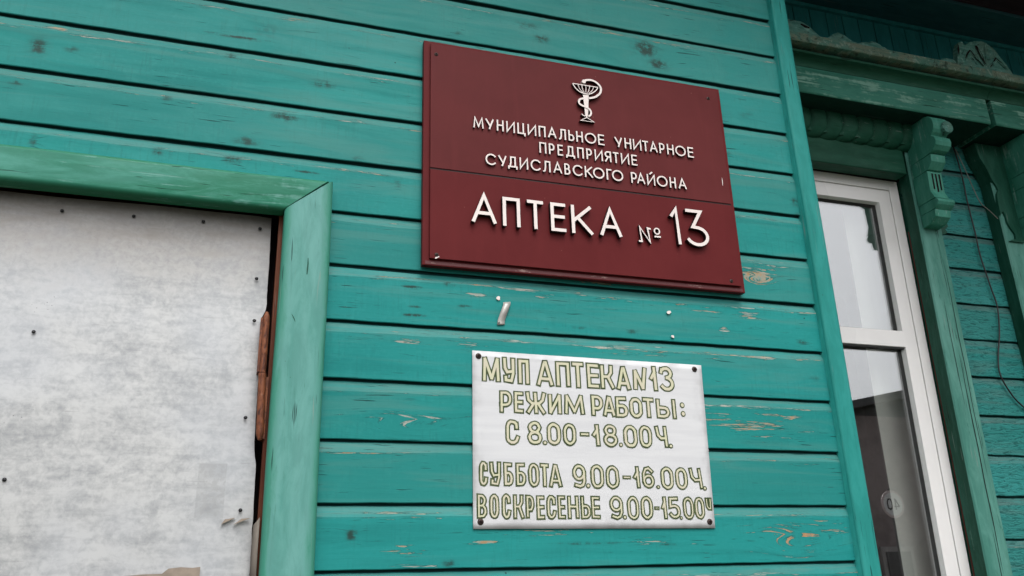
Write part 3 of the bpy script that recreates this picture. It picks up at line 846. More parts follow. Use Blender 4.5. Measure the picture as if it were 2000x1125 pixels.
# first window: upright casing, lintel casing, projecting cornice with carved crest
def upright(x0, x1, z0, z1, sh):
    """upright board: weathered pale face, dark green sides, a few long checks"""
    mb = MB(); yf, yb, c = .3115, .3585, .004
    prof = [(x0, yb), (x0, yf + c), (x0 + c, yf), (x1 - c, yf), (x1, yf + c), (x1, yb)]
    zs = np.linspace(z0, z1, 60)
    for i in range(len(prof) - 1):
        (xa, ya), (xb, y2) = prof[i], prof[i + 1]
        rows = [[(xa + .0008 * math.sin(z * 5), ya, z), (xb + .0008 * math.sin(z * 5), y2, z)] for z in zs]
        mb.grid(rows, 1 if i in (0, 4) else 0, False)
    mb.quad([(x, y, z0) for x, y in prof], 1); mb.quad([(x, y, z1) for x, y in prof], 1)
    if sh: mb.shear()
    return mb
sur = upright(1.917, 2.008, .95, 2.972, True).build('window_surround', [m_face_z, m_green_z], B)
mb = MB()
for cx_, za, zb_, w_ in ((1.972, 1.62, 2.28, .0016), (1.986, 1.9, 2.6, .0012), (1.955, 2.1, 2.45, .001), (1.964, 1.4, 1.75, .0012)):
    rows = []
    for z in np.linspace(za, zb_, 50):
        t = (z - za) / (zb_ - za); ww_ = w_ * math.sin(math.pi * t) ** .6
        xc = cx_ + .003 * mnoise.noise(Vector((cx_ * 50, 0, z * 7)))
        rows.append([(xc - ww_, .3108, z), (xc + ww_, .3108, z)])
    mb.grid(rows); 
mb.shear(); mb.build('drying_crack', m_dark, sur)
mb = MB(); mb.box(1.29, 1.384, .3115, .3585, .95, 2.972); mb.build('left_casing', m_pil_z, sur, .0035)
mb = MB(); mb.box(1.385, 1.916, .309, .3585, 2.884, 2.9745); mb.shear(.0, 2.9); mb.build('lintel_casing', m_green_x, sur, .003)
# cornice box
mb = MB()
prof = [(.372, 3.056), (.2045, 3.052), (.200, 3.056), (.1985, 3.150), (.1985, 3.1505)]
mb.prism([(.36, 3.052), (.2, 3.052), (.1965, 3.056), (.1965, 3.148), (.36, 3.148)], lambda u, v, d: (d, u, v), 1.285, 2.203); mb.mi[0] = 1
mb.build('architrave', [m_arch, m_under_shade], sur, .002)
mb = MB()
cove = [(.36, 3.150), (.1985, 3.150)]
for i in range(9):
    a = R(i * 90 / 8); cove.append((.1985 - .030 * (1 - math.cos(a)), 3.150 + .0265 * math.sin(a)))
cove += [(.1665, 3.1775), (.1665, 3.1855), (.1685, 3.187), (.198, 3.1885), (.198, 3.2035), (.36, 3.2035)]
mb.prism(cove, lambda u, v, d: (d, u, v), 1.285, 2.2155)
mb.build('cove_moulding', m_green_x, sur)
mb = MB()
mb.prism([(.36, 3.2045), (.146, 3.2005), (.1445, 3.204), (.1445, 3.231), (.148, 3.234), (.36, 3.244)], lambda u, v, d: (d, u, v), 1.285, 2.2155)
mb.build('cornice_ledge', m_ledge, sur, .002)

# carved crest: low ragged ridge, a side scroll and a fan rosette
def ridge(x):
    h = .006 + .007 * abs(mnoise.noise(Vector((x * 21, 0, 3)))) + .004 * mnoise.noise(Vector((x * 80, 0, 1)))
    def bump(c, w, a): return a * max(0, 1 - ((x - c) / w) ** 2)
    h += bump(1.60, .045, .024) + bump(1.635, .06, .014) + bump(1.725, .05, .022) + bump(1.765, .04, .012) + bump(2.045, .05, .020)
    if x < 1.535: h += .050 * max(0, min(1, (1.535 - x) / .06)) ** .8
    return h
mb = MB()
xs = np.linspace(1.29, 2.213, 240)
fr_, bk_ = [], []
for x in xs:
    fr_.append((x, ridge(x)))
front = [[(x, .158, 3.225) for x, h in fr_], [(x, .158 + .001 * mnoise.noise(Vector((x * 90, 2, 0))), 3.234 + h * .6) for x, h in fr_], [(x, .1615, 3.234 + h) for x, h in fr_], [(x, .176, 3.234 + h) for x, h in fr_], [(x, .176, 3.225) for x, h in fr_]]
mb.grid(front)
mb.build('crest', m_crest, sur)
out = [(2.066, 3.236), (2.070, 3.262), (2.079, 3.300), (2.090, 3.324), (2.104, 3.331), (2.117, 3.318), (2.138, 3.334), (2.165, 3.344), (2.190, 3.349), (2.213, 3.346), (2.236, 3.333), (2.252, 3.316), (2.265, 3.293), (2.280, 3.274), (2.292, 3.252), (2.300, 3.236)]
rag = []
for i in range(len(out) - 1):
    for q in range(5):
        t = q / 5; x = out[i][0] * (1 - t) + out[i + 1][0] * t; z = out[i][1] * (1 - t) + out[i + 1][1] * t
        if i > 0: z += .0035 * mnoise.noise(Vector((x * 160, 7, z * 160))); x += .002 * mnoise.noise(Vector((x * 190, 3, z * 90)))
        rag.append((x, z))
rag.append(out[-1])
mb = MB(); mb.prism(rag[::-1], lambda u, v, d: (u, d, v), .150, .170)
# raised leaf ribs, rough to the touch
for px_, pz_, qx, qz, w_ in ((2.175, 3.245, 2.128, 3.292, .010), (2.128, 3.292, 2.100, 3.252, .008), (2.196, 3.245, 2.240, 3.282, .010), (2.240, 3.282, 2.272, 3.250, .008), (2.183, 3.25, 2.160, 3.335, .010), (2.19, 3.25, 2.205, 3.338, .010)):
    mb.tube([(px_, .1495, pz_), ((px_ + qx) / 2, .147, (pz_ + qz) / 2), (qx, .1495, qz)], [w_ * .15, w_ * .32, w_ * .15], 7)
mb.build('leaf_ornament', m_crest, sur)
def groove(pts, ws):
    mb = MB(); L_, R_ = [], []
    for i, (x, z) in enumerate(pts):
        a = pts[max(0, i - 1)]; c = pts[min(len(pts) - 1, i + 1)]
        dx, dz = c[0] - a[0], c[1] - a[1]; l = math.hypot(dx, dz)
        L_.append((x - dz / l * ws[i], .1458, z + dx / l * ws[i])); R_.append((x + dz / l * ws[i], .1458, z - dx / l * ws[i]))
    mb.grid([R_, L_]); mb.build('carved_groove', m_dark, sur)
groove([(2.172, 3.242), (2.150, 3.268), (2.128, 3.298)], [.0012, .0028, .0024])
groove([(2.128, 3.298), (2.112, 3.280), (2.100, 3.262)], [.0024, .0024, .0012])
groove([(2.125, 3.268), (2.132, 3.262), (2.136, 3.254)], [.0006, .0022, .0008])
groove([(2.182, 3.252), (2.172, 3.290), (2.160, 3.322)], [.0016, .0060, .0048])
groove([(2.200, 3.243), (2.222, 3.268), (2.236, 3.288)], [.0012, .0026, .0022])
groove([(2.236, 3.288), (2.256, 3.270), (2.274, 3.250)], [.0022, .0022, .0008])
groove([(2.074, 3.268), (2.077, 3.288), (2.082, 3.310)], [.0010, .0042, .0016])
mb = MB(); mb.tube([(1.462, .1575, 3.277), (1.478, .1575, 3.270), (1.492, .1575, 3.268)], [.002, .005, .002], 6); mb.build('carved_groove', m_dark, sur)

# twisted-rope moulding under the soffit
mb = MB()
px = .0605
x = 1.30
while x < 1.93:
    rows = []
    for i in range(9):
        t = i / 8
        row = []
        for j in range(8):
            a = R(90 * j / 7)
            bulge = max(0, math.sin(math.pi * t)) ** .32
            rr = .034 + .009 * bulge
            skew = .016 * math.sin(2 * a) - .018 * math.sin(a)
            row.append((x + t * px + skew, .3125 - rr * math.cos(a), 3.0515 - (.074 + .009 * bulge) * math.sin(a)))
        rows.append(row)
    mb.grid(rows)
    x += px
mb.box(1.29, 1.95, .2900, .3585, 2.984, 3.051)
mb.build('rope_moulding', m_green_x, sur)

# carved console under the cornice
def console(parent, x0, x1, sgn=1):
    mb = MB()
    yb = .3105
    def blk(prof, xa, xb):
        mb.prism(prof, lambda u, v, d: (d, u, v), xa, xb)
    w = x1 - x0
    # scroll head
    head = [(yb, 3.050), (.215, 3.050)]
    for i in range(9):
        a = R(95 + 19 * i); head.append((.215 + .030 * math.cos(a), 3.010 + .037 * math.sin(a)))
    head += [(.205, 2.974), (.193, 2.964), (.190, 2.950), (.194, 2.936), (.208, 2.925), (.240, 2.918), (yb, 2.915)]
    blk(head, x0 + .004, x1 - .002)
    blk([(yb, 2.9145), (.2185, 2.9145), (.2215, 2.890), (.242, 2.869), (yb, 2.866)], x0 + .002, x1 - .010)
    blk([(yb, 2.8655), (.245, 2.8655), (.2485, 2.795), (.2365, 2.7685), (.2365, 2.7665), (yb, 2.7665)], x0, x1 - .012)
    blk([(yb, 2.766), (.2365, 2.766), (.230, 2.760), (.2285, 2.752), (.234, 2.744), (.249, 2.733), (yb, 2.7325)], x0 + .002, x1)
    blk([(yb, 2.732), (.248, 2.732), (.2525, 2.709), (.279, 2.693), (yb, 2.690)], x0 + .002, x1 - .006)
    c = mb.build('console', m_pil_z, parent, .0025)
    mb = MB(); mb.disc(((x0 + x1) / 2 + .020, 2.999), .0215, .1775, .220, 24); mb.build('round_boss', m_crest, parent, .002)
    mb = MB()
    for i in range(3):
        xa = x0 + w * (.22 + .20 * i)
        mb.prism([(.2470, 2.858), (.2440, 2.858), (.2470, 2.803 - .008 * (i == 1)), (.2500, 2.803 - .008 * (i == 1))], lambda u, v, d: (d, u, v), xa, xa + w * .075)
    mb.build('flute', m_dark, parent)
    # backing ear with small stepped edge
    return c
console(sur, 1.934, 2.004)
mb = MB()
ear = [(2.014, 2.68), (2.033, 2.684), (2.040, 2.692), (2.034, 2.70), (2.048, 2.712), (2.045, 2.745), (2.040, 2.77), (2.038, 2.80), (2.042, 2.868), (2.062, 2.871), (2.064, 2.889), (2.056, 2.90), (2.070, 2.94), (2.085, 3.0), (2.088, 3.05), (2.014, 3.05)]
mb.prism(ear, lambda u, v, d: (u, d, v), .317, .3585)
mb.build('scalloped_ear', m_green_z, sur)

# second window of the same wall and its surround
win2 = window(2.42, 3.0, 1.02, 2.888, .372, 2.3285, False, B)
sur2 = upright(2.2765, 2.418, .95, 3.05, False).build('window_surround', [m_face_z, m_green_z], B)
mb = MB()
ep = ear_profile()
poly = [(2.2755, 2.70)] 
poly = ep[::-1] + []
poly = [(x, z) for x, z in ep] + [(2.349, 2.68), (2.349, 3.046)]
mb.prism(poly, lambda u, v, d: (u, d, v), .305, .3585)
mb.build('scalloped_ear', m_green_z, sur2)
console(sur2, 2.350, 2.414)
mb = MB(); mb.prism([(.36, 3.052), (.2, 3.052), (.1965, 3.056), (.1965, 3.148), (.36, 3.148)], lambda u, v, d: (d, u, v), 2.225, 3.2); mb.mi[0] = 1; mb.build('architrave', [m_arch, m_under_shade], sur2, .002)
mb = MB(); mb.prism(cove, lambda u, v, d: (d, u, v), 2.2175, 3.2); mb.build('cove_moulding', m_green_x, sur2)
mb = MB(); mb.prism([(.36, 3.2045), (.146, 3.2005), (.1445, 3.204), (.1445, 3.231), (.148, 3.234), (.36, 3.244)], lambda u, v, d: (d, u, v), 2.2165, 3.2); mb.build('cornice_ledge', m_ledge, sur2, .002)
mb = MB(); mb.box(2.419, 3.0, .309, .3585, 2.884, 3.05); mb.build('lintel_casing', m_green_x, sur2, .003)
mb = MB(); mb.box(3.001, 3.10, .3115, .3585, .95, 3.05); mb.build('right_casing', m_pil_z, sur2, .0035)

# ------------------------------------------------------------------ cables on the wall
def spline(pts, n=8):
    pts = [Vector(p) for p in pts]; out = []
    for i in range(len(pts) - 1):
        p0, p1, p2, p3 = pts[max(0, i - 1)], pts[i], pts[i + 1], pts[min(len(pts) - 1, i + 2)]
        for k in range(n):
            t = k / n
            out.append(.5 * (2 * p1 + (p2 - p0) * t + (2 * p0 - 5 * p1 + 4 * p2 - p3) * t * t + (3 * p1 - p0 - 3 * p2 + p3) * t ** 3))
    out.append(pts[-1]); return out
c1 = [(2.189, 3.052), (2.197, 2.942), (2.194, 2.834), (2.196, 2.719), (2.195, 2.635), (2.208, 2.526), (2.216, 2.455), (2.199, 2.366), (2.169, 2.279), (2.163, 2.220), (2.195, 2.155), (2.235, 2.118), (2.275, 2.095)]
mb = MB(); mb.tube(spline([(x, .3505, z) for x, z in c1]), .0024, 7)
tag(mb.build('cable', m_cable), 'thin black cable hanging loosely down the far teal boards', 'cable')
c2 = [(2.178, 3.029), (2.195, 2.951), (2.208, 2.874), (2.220, 2.821), (2.242, 2.797), (2.270, 2.764)]
mb = MB(); mb.tube(spline([(x, .335 - .004 * i, z) for i, (x, z) in enumerate(c2)]), .0015, 7)
tag(mb.build('wire', m_wire), 'stiff pale wire slanting down to the scalloped window trim', 'wire')

# ------------------------------------------------------------------ lettering
def arc(cx, cz, rx, rz, a0, a1, n=14):
    return [(cx + rx * math.cos(R(a0 + (a1 - a0) * i / n)), cz + rz * math.sin(R(a0 + (a1 - a0) * i / n))) for i in range(n + 1)]
def ell(n=26): return ('c', arc(.5, .5, .5, .5, 90, 450, n)[:-1])
G = {
 'А': [[(0, 0), (.5, 1), (1, 0)], [(.17, .33), (.83, .33)]],
 'М': [[(0, 0), (.1, 1), (.5, .1), (.9, 1), (1, 0)]],
 'У': [[(0, 1), (.55, .34)], [(1, 1), (.46, 0)]],
 'Н': [[(0, 0), (0, 1)], [(1, 0), (1, 1)], [(0, .53), (1, .53)]],
 'И': [[(0, 1), (0, 0), (1, 1), (1, 0)]],
 'Й': [[(0, 1), (0, 0), (1, 1), (1, 0)], [(.42, 1.14), (.70, 1.30)]],
 'Ц': [[(0, 1), (0, 0), (1, 0), (1, -.20)], [(.78, 1), (.78, 0)]],
 'П': [[(0, 0), (0, 1), (1, 1), (1, 0)]],
 'Л': [[(0, .0), (.18, .06), (.28, .35), (.32, 1), (1, 1), (1, 0)]],
 'Ь': [[(0, 1), (0, 0), (.5, 0)] + arc(.5, .28, .5, .28, -90, 90)[1:] + [(0, .56)]],
 'О': [ell()], 'o': [ell(20)],
 'Е': [[(1, 1), (0, 1), (0, 0), (1, 0)], [(0, .52), (.92, .52)]],
 'Т': [[(0, 1), (1, 1)], [(.5, 1), (.5, 0)]],
 'Р': [[(0, 0), (0, 1), (.5, 1)] + arc(.5, .70, .5, .30, 90, -90)[1:] + [(0, .40)]],
 'Д': [[(0, -.14), (0, .04), (1, .04), (1, -.14)], [(.14, .04), (.27, .45), (.27, 1), (.80, 1), (.80, .04)]],
 'Я': [[(1, 0), (1, 1), (.5, 1)] + arc(.5, .73, .5, .27, 90, 270)[1:] + [(1, .46)], [(.5, .44), (0, 0)]],
 'С': [arc(.56, .5, .56, .5, 42, 318, 22)],
 'В': [[(0, .52), (.45, .52)] + arc(.45, .26, .55, .26, 90, -90)[1:] + [(0, 0), (0, 1), (.4, 1)] + arc(.4, .76, .48, .24, 90, -90)[1:]],
 'К': [[(0, 0), (0, 1)], [(.95, 1), (.10, .48)], [(1, 0), (.26, .57)]],
 'Г': [[(0, 0), (0, 1), (1, 1)]],
 '№N': [[(.0, .0), (.20, .0)], [(.20, 0), (.10, 1), (.92, -.02), (.78, .97), (1, .93)]],
 '_': [[(0, .5), (1, .5)]],
 '1': [[(0, .80), (.72, 1), (.92, .0)]],
 '3': [[(.02, 1), (.74, 1), (.26, .52), (.45, .51)] + arc(.45, .255, .55, .255, 88, -148, 20)],
}
GH = dict(G)                              # brush letters
GH.update({
 'М': [[(0, 0), (.04, 1), (.5, .08), (.94, 1), (1, 0)]],
 'У': [[(0, 1), (.06, .62), (.3, .42), (.96, .46)], [(1, 1), (.98, .35), (.75, 0), (.12, .04), (.12, .16)]],
 'А': [[(0, 0), (.45, 1), (.58, 1), (1, 0)], [(.22, .22), (.80, .22)]],
 'К': [[(0, 0), (0, 1)], [(.92, 1), (.9, .72), (.6, .50), (.08, .50)], [(.55, .50), (1, 0)]],
 'С': [[(.95, .72), (.93, .90)] + arc(.5, .78, .44, .22, 35, 180, 8) + [(.02, .5)] + arc(.5, .22, .46, .22, 180, 330, 8) + [(1, .24)]],
 'О': [('c', arc(.5, .70, .5, .30, 0, 180, 9) + arc(.5, .30, .5, .30, 180, 360, 9))],
 '0': [('c', arc(.5, .68, .5, .32, 0, 180, 9) + arc(.5, .32, .5, .32, 180, 360, 9))],
 'Б': [[(.84, 1), (0, 1), (0, 0), (.55, 0)] + arc(.55, .28, .45, .28, -90, 90, 8)[1:] + [(0, .56)]],
 'Ь': [[(0, 1), (0, 0), (.55, 0)] + arc(.55, .28, .45, .28, -90, 90, 8)[1:] + [(0, .56)]],
 'Р': [[(0, 0), (0, 1), (.5, 1)] + arc(.5, .66, .5, .34, 90, -90, 8)[1:] + [(0, .32)]],
 'Е': [[(1, 1), (0, 1), (0, 0), (1, 0)], [(0, .5), (.95, .5)]],
 'Ж': [[(.5, 0), (.5, 1)], [(.0, 1), (.06, .66), (.28, .46), (.72, .46), (.94, .66), (1, 1)], [(.36, .46), (.04, 0)], [(.64, .46), (.96, 0)]],
 'N': [[(0, 0), (.06, .86), (.72, 0), (1, 1)]],
 'I': [[(.5, 0), (.5, 1)]],
 '1': [[(.05, .52), (.72, .78)], [(.72, 1), (.86, 0)]],
 '3': [[(.06, .80), (.1, .93)] + arc(.48, .78, .42, .22, 140, -70, 10) + [(.52, .55)] + arc(.5, .27, .5, .27, 75, -150, 12)],
 '8': [('c', arc(.5, .765, .43, .235, -80, 260, 16)), ('c', arc(.5, .265, .5, .265, -270, 90, 18)[:-1])],
 '9': [('c', arc(.5, .68, .5, .32, 0, 360, 18)[:-1]), [(1, .66), (1, .26), (.86, .06), (.55, 0), (.16, .06)]],
 '6': [('c', arc(.5, .30, .5, .30, 0, 360, 18)[:-1]), [(0, .30), (.0, .70), (.2, .95), (.55, 1), (.92, .84)]],
 '5': [[(.78, 1), (.05, 1), (.02, .56)] + arc(.48, .30, .52, .31, 112, -150, 12)],
 'Ч': [[(0, 1), (.10, .58), (.4, .40), (.9, .42)], [(.9, 1), (1, 0)]],
 '-': [[(0, .5), (1, .5)]],
})
def stroke(mb, pts, w, yf, yb, closed=False, ext=0.0, mi=0, ms=1, jit=0.0):
    """flat or raised stroke; pts in metres (x, z), face at y = yf, back at y = yb (None = flat)"""
    P = [Vector(p) for p in pts]
    if yb is None and not closed:             # brush letters: lift the brush at sharp corners
        for i in range(1, len(P) - 1):
            a, b = (P[i] - P[i - 1]).normalized(), (P[i + 1] - P[i]).normalized()
            if a.dot(b) < -.45:
                e = min(ext, w * .30)
                stroke(mb, pts[:i + 1], w, yf, yb, False, e, mi, ms, jit)
                stroke(mb, pts[i:], w, yf - 4e-5, yb, False, e, mi, ms, jit)
                return
    if not closed and ext:
        P[0] = P[0] + (P[0] - P[1]).normalized() * ext
        P[-1] = P[-1] + (P[-1] - P[-2]).normalized() * ext
    n = len(P); L, Rr = [], []
    for i in range(n):
        a = P[i] - P[i - 1] if (i > 0 or closed) else None
        b = P[(i + 1) % n] - P[i] if (i < n - 1 or closed) else None
        a = a.normalized() if a is not None else b.normalized()
        b = b.normalized() if b is not None else a
        na, nb_ = Vector((-a.y, a.x)), Vector((-b.y, b.x))
        m = na + nb_
        if m.length < .05: m = na
        m.normalize()
        k = 1 / max(.42, m.dot(nb_))
        hw = w / 2 * (1 + (random.uniform(-jit, jit) if jit else 0))
        L.append(P[i] + m * hw * k); Rr.append(P[i] - m * hw * k)
    rng_ = range(n if closed else n - 1)
    for i in rng_:
        j = (i + 1) % n
        yi = yf - 1.2e-5 * i               # a path that crosses itself never lies in its own plane
        mb.quad([(Rr[i].x, yi, Rr[i].y), (Rr[j].x, yi, Rr[j].y), (L[j].x, yi, L[j].y), (L[i].x, yi, L[i].y)], mi)
        if yb is not None:
            mb.quad([(L[i].x, yf, L[i].y), (L[j].x, yf, L[j].y), (L[j].x, yb, L[j].y), (L[i].x, yb, L[i].y)], ms)
            mb.quad([(Rr[j].x, yf, Rr[j].y), (Rr[i].x, yf, Rr[i].y), (Rr[i].x, yb, Rr[i].y), (Rr[j].x, yb, Rr[j].y)], ms)
    if yb is not None and not closed:
        mb.quad([(Rr[0].x, yf, Rr[0].y), (L[0].x, yf, L[0].y), (L[0].x, yb, L[0].y), (Rr[0].x, yb, Rr[0].y)], ms)
        mb.quad([(L[-1].x, yf, L[-1].y), (Rr[-1].x, yf, Rr[-1].y), (Rr[-1].x, yb, Rr[-1].y), (L[-1].x, yb, L[-1].y)], ms)
def glyph(mb, gl, x0, x1, z0, z1, w, yf, yb, endw, mi=0, ms=1, jit=0.0, step=.00012):
    h = min(w / 2, (x1 - x0) / 2 - .0002)
    for q, st in enumerate(gl):
        closed = isinstance(st, tuple)
        pts = st[1] if closed else st
        pp = [(x0 + h + u * (x1 - x0 - 2 * h), z0 + w / 2 + v * (z1 - z0 - w)) for u, v in pts]
        stroke(mb, pp, w, yf - q * step, yb, closed, endw, mi, ms, jit)

# ------------------------------------------------------------------ maroon sign
RS = thing('shop_sign', 'large maroon sign board with raised cream letters and a bowl and snake emblem', 'sign')
mb = MB(); mb.box(.2195, 1.0105, -.0185, -.003, 2.2765, 2.8475); mb.build('backing_board', [m_red2], RS, .0012)
def slab(x0, x1, z0, z1, y0, y1, name, mats):
    mb = MB(); mb.box(x0, x1, y0, y1, z0, z1)
    return mb.build(name, mats, RS, .0008)
slab(.2345, .9985, 2.5085, 2.8365, -.0255, -.0188, 'upper_panel', m_red)
slab(.2345, .9985, 2.2905, 2.5045, -.0255, -.0188, 'lower_panel', m_red2)
mb = MB()
mb.box(.2345, .9985, -.0238, -.0189, 2.5047, 2.5083); mb.build('panel_joint', m_lside, RS)
mb = MB(); mb.box(.226, 1.004, -.0191, -.0184, 2.2790, 2.2865); mb.build('scuffed_border', m_rededge, RS)
LINES = [
 (2.6222, 2.6512, .0037, -.0310, [('М', 0.3341, 0.3588), ('У', 0.3628, 0.3835), ('Н', 0.3905, 0.4074), ('И', 0.4138, 0.4348), ('Ц', 0.4409, 0.4609), ('И', 0.4662, 0.4876), ('П', 0.4937, 0.5111), ('А', 0.5168, 0.5385), ('Л', 0.5448, 0.5627), ('Ь', 0.569, 0.5839), ('Н', 0.5891, 0.6061), ('О', 0.6114, 0.6409), ('Е', 0.6457, 0.6621), ('У', 0.689, 0.7097), ('Н', 0.7157, 0.7334), ('И', 0.7384, 0.7607), ('Т', 0.764, 0.7798), ('А', 0.7832, 0.8046), ('Р', 0.8096, 0.8243), ('Н', 0.831, 0.8492), ('О', 0.8536, 0.8827), ('Е', 0.8882, 0.9045)]),
 (2.5785, 2.6075, .0037, -.0310, [('П', 0.4937, 0.511), ('Р', 0.5174, 0.5317), ('Е', 0.5391, 0.5529), ('Д', 0.5603, 0.5829), ('П', 0.5892, 0.6057), ('Р', 0.6125, 0.627), ('И', 0.6339, 0.655), ('Я', 0.6601, 0.677), ('Т', 0.6818, 0.6968), ('И', 0.7028, 0.7244), ('Е', 0.7304, 0.7456)]),
 (2.5300, 2.5592, .0037, -.0310, [('С', 0.3615, 0.3865), ('У', 0.3917, 0.4122), ('Д', 0.4152, 0.4381), ('И', 0.4433, 0.4642), ('С', 0.4702, 0.4948), ('Л', 0.5004, 0.5193), ('А', 0.5262, 0.5481), ('В', 0.5538, 0.5687), ('С', 0.5749, 0.5998), ('К', 0.6054, 0.6258), ('О', 0.6266, 0.6558), ('Г', 0.6613, 0.6748), ('О', 0.6756, 0.7048), ('Р', 0.7254, 0.7408), ('А', 0.7408, 0.7625), ('Й', 0.7677, 0.7894), ('О', 0.794, 0.823), ('Н', 0.8288, 0.8455), ('А', 0.8522, 0.8749)]),
 (2.3788, 2.4498, .0079, -.0375, [('А', 0.3254, 0.3829), ('П', 0.3973, 0.4383), ('Т', 0.4554, 0.4939), ('Е', 0.5115, 0.548), ('К', 0.5618, 0.6137), ('А', 0.6314, 0.687)]),
 (2.3755, 2.4162, .0042, -.0340, [('№N', 0.7300, 0.7640)]),
 (2.3983, 2.4166, .0033, -.0340, [('o', 0.7711, 0.7878)]),
 (2.3914, 2.3957, .0040, -.0340, [('_', 0.7720, 0.7887)]),
 (2.3782, 2.4742, .0081, -.0375, [('1', 0.8170, 0.8418), ('3', 0.8583, 0.9166)]),
]
for z0, z1, w, yf, items in LINES:
    for ch, x0, x1 in items:
        mb = MB()
        gl = G[ch]
        if ch == 'А':
            zt = z1 + w * .25
        else: zt = z1
        pp = [st for st in gl]
        glyph(mb, pp, x0, x1, z0, zt, w, yf, -.0250, w / 2 if ch not in 'АУ' else w * .2, 0, 1, 0, .00006)
        mb.build('raised_letter', [m_lface, m_lside], RS, recalc=False)
mb = MB()
YE = -.0330
def es(pts, w, dy=0, ext=0): stroke(mb, spline([(p[0], 0, p[1]) for p in pts], 4) and [(q.x, q.z) for q in spline([(p[0], 0, p[1]) for p in pts], 4)], w, YE - dy, -.0250, False, ext)
es([(0.5875, 2.7832), (0.62, 2.7832), (0.6539, 2.783)], .0022, .0001)
es([(0.5875, 2.7832), (0.5928, 2.7731), (0.6022, 2.764), (0.6138, 2.7596), (0.6217, 2.7588), (0.6324, 2.7606), (0.6435, 2.7682), (0.6507, 2.7759), (0.6539, 2.783)], .0026)
es([(0.6013, 2.7825), (0.6052, 2.7703), (0.6145, 2.7604)], .0017, .0002)
es([(0.6112, 2.7828), (0.6131, 2.7702), (0.6172, 2.7609)], .0017, .0003)
es([(0.6223, 2.783), (0.6216, 2.772), (0.6212, 2.7616)], .0017, .0004)
es([(0.6324, 2.7821), (0.6298, 2.7716), (0.6256, 2.7623)], .0017, .0005)
es([(0.6429, 2.7825), (0.6384, 2.7717), (0.6301, 2.7628)], .0017, .0006)
stem = [(0.6127, 2.7545), (0.6152, 2.6943), (0.6184, 2.6925), (0.6222, 2.6954), (0.6281, 2.7556)]
mb.prism(stem, lambda u, v, d: (u, d, v), YE - .0008, -.025, 0, 1)
es([(0.6178, 2.7905), (0.6195, 2.7955), (0.6255, 2.7982), (0.6363, 2.8001), (0.6481, 2.7971), (0.657, 2.79), (0.6617, 2.78), (0.6595, 2.7681), (0.6522, 2.759), (0.6424, 2.7516), (0.6275, 2.7463)], .0052, .0014)
es([(0.6125, 2.7438), (0.6033, 2.7394), (0.6, 2.7325), (0.6025, 2.7258), (0.6114, 2.7217), (0.6217, 2.7184), (0.628, 2.7138), (0.6304, 2.7065), (0.6284, 2.6992), (0.6228, 2.6941)], .0048, .0018)
es([(0.6143, 2.6941), (0.6092, 2.6958), (0.6054, 2.6986)], .0024, .0016)
mb.disc((.6172, 2.7925), .0052, YE - .0021, -.025, 14)
stroke(mb, [(0.6189, 2.6914), (0.6024, 2.6808), (0.637, 2.6813)], .0022, YE - .001, -.025, True)
mb.build('bowl_and_snake_emblem', [m_lface, m_lside], RS, recalc=False)
def screw(x, z, y, r, parent, nm='screw', mat=m_screw):
    mb = MB()
    rows = []
    for q in range(5):
        a = R(q * 22.5)
        rows.append([(x + r * math.cos(a) * math.cos(2 * math.pi * i / 16), y - r * .45 * math.sin(a), z + r * math.cos(a) * math.sin(2 * math.pi * i / 16)) for i in range(17)])
    mb.grid(rows)
    b = r * .16
    mb.box(x - r * .5, x + r * .5, y - r * .50, y - r * .40, z - b, z + b, 1)
    mb.box(x - b, x + b, y - r * .505, y - r * .395, z - r * .5, z + r * .5, 1)
    return mb.build(nm, [mat, m_dark], parent)
for x, z in [(0.2477, 2.8083), (0.97, 2.8087), (0.2496, 2.2992), (0.9711, 2.3013)]: screw(x, z, -.0255, .0048, RS)
mb = MB()
mb.prism([(.2455, 2.2905), (.2480, 2.2895), (.2555, 2.2945), (.2545, 2.2965), (.2500, 2.2935), (.2480, 2.2945)], lambda u, v, d: (u, d, v), -.0262, -.0254)
mb.prism([(.9800, 2.560), (.9812, 2.557), (.9822, 2.572), (.9808, 2.580)], lambda u, v, d: (u, d, v), -.0262, -.0254)
mb.build('paint_chip', m_lface, RS)

# ------------------------------------------------------------------ hand-painted hours plate
WS = thing('opening_hours_plate', 'white metal plate with hand painted opening hours in cream letters outlined dark green', 'sign')
mb = MB()
cor = [(0.3290, 1.7325), (0.8685, 1.7320), (0.8770, 2.0940), (0.3320, 2.0972)]
NX, NZ = 40, 28
rows = []
for j in range(NZ + 1):
    row = []
    for i in range(NX + 1):
        u, v = i / NX, j / NZ
        xb = cor[0][0] * (1 - u) + cor[1][0] * u; zb_ = cor[0][1] * (1 - u) + cor[1][1] * u
        xt = cor[3][0] * (1 - u) + cor[2][0] * u; zt = cor[3][1] * (1 - u) + cor[2][1] * u
        x = xb * (1 - v) + xt * v; z = zb_ * (1 - v) + zt * v
        y = -.0042
        row.append((x, y, z))
    rows.append(row)
mb.grid(rows, 0, True)
pl = mb.build('plate', m_plate, WS)
sl = pl.modifiers.new('s', 'SOLIDIFY'); sl.thickness = .0022; sl.offset = -1
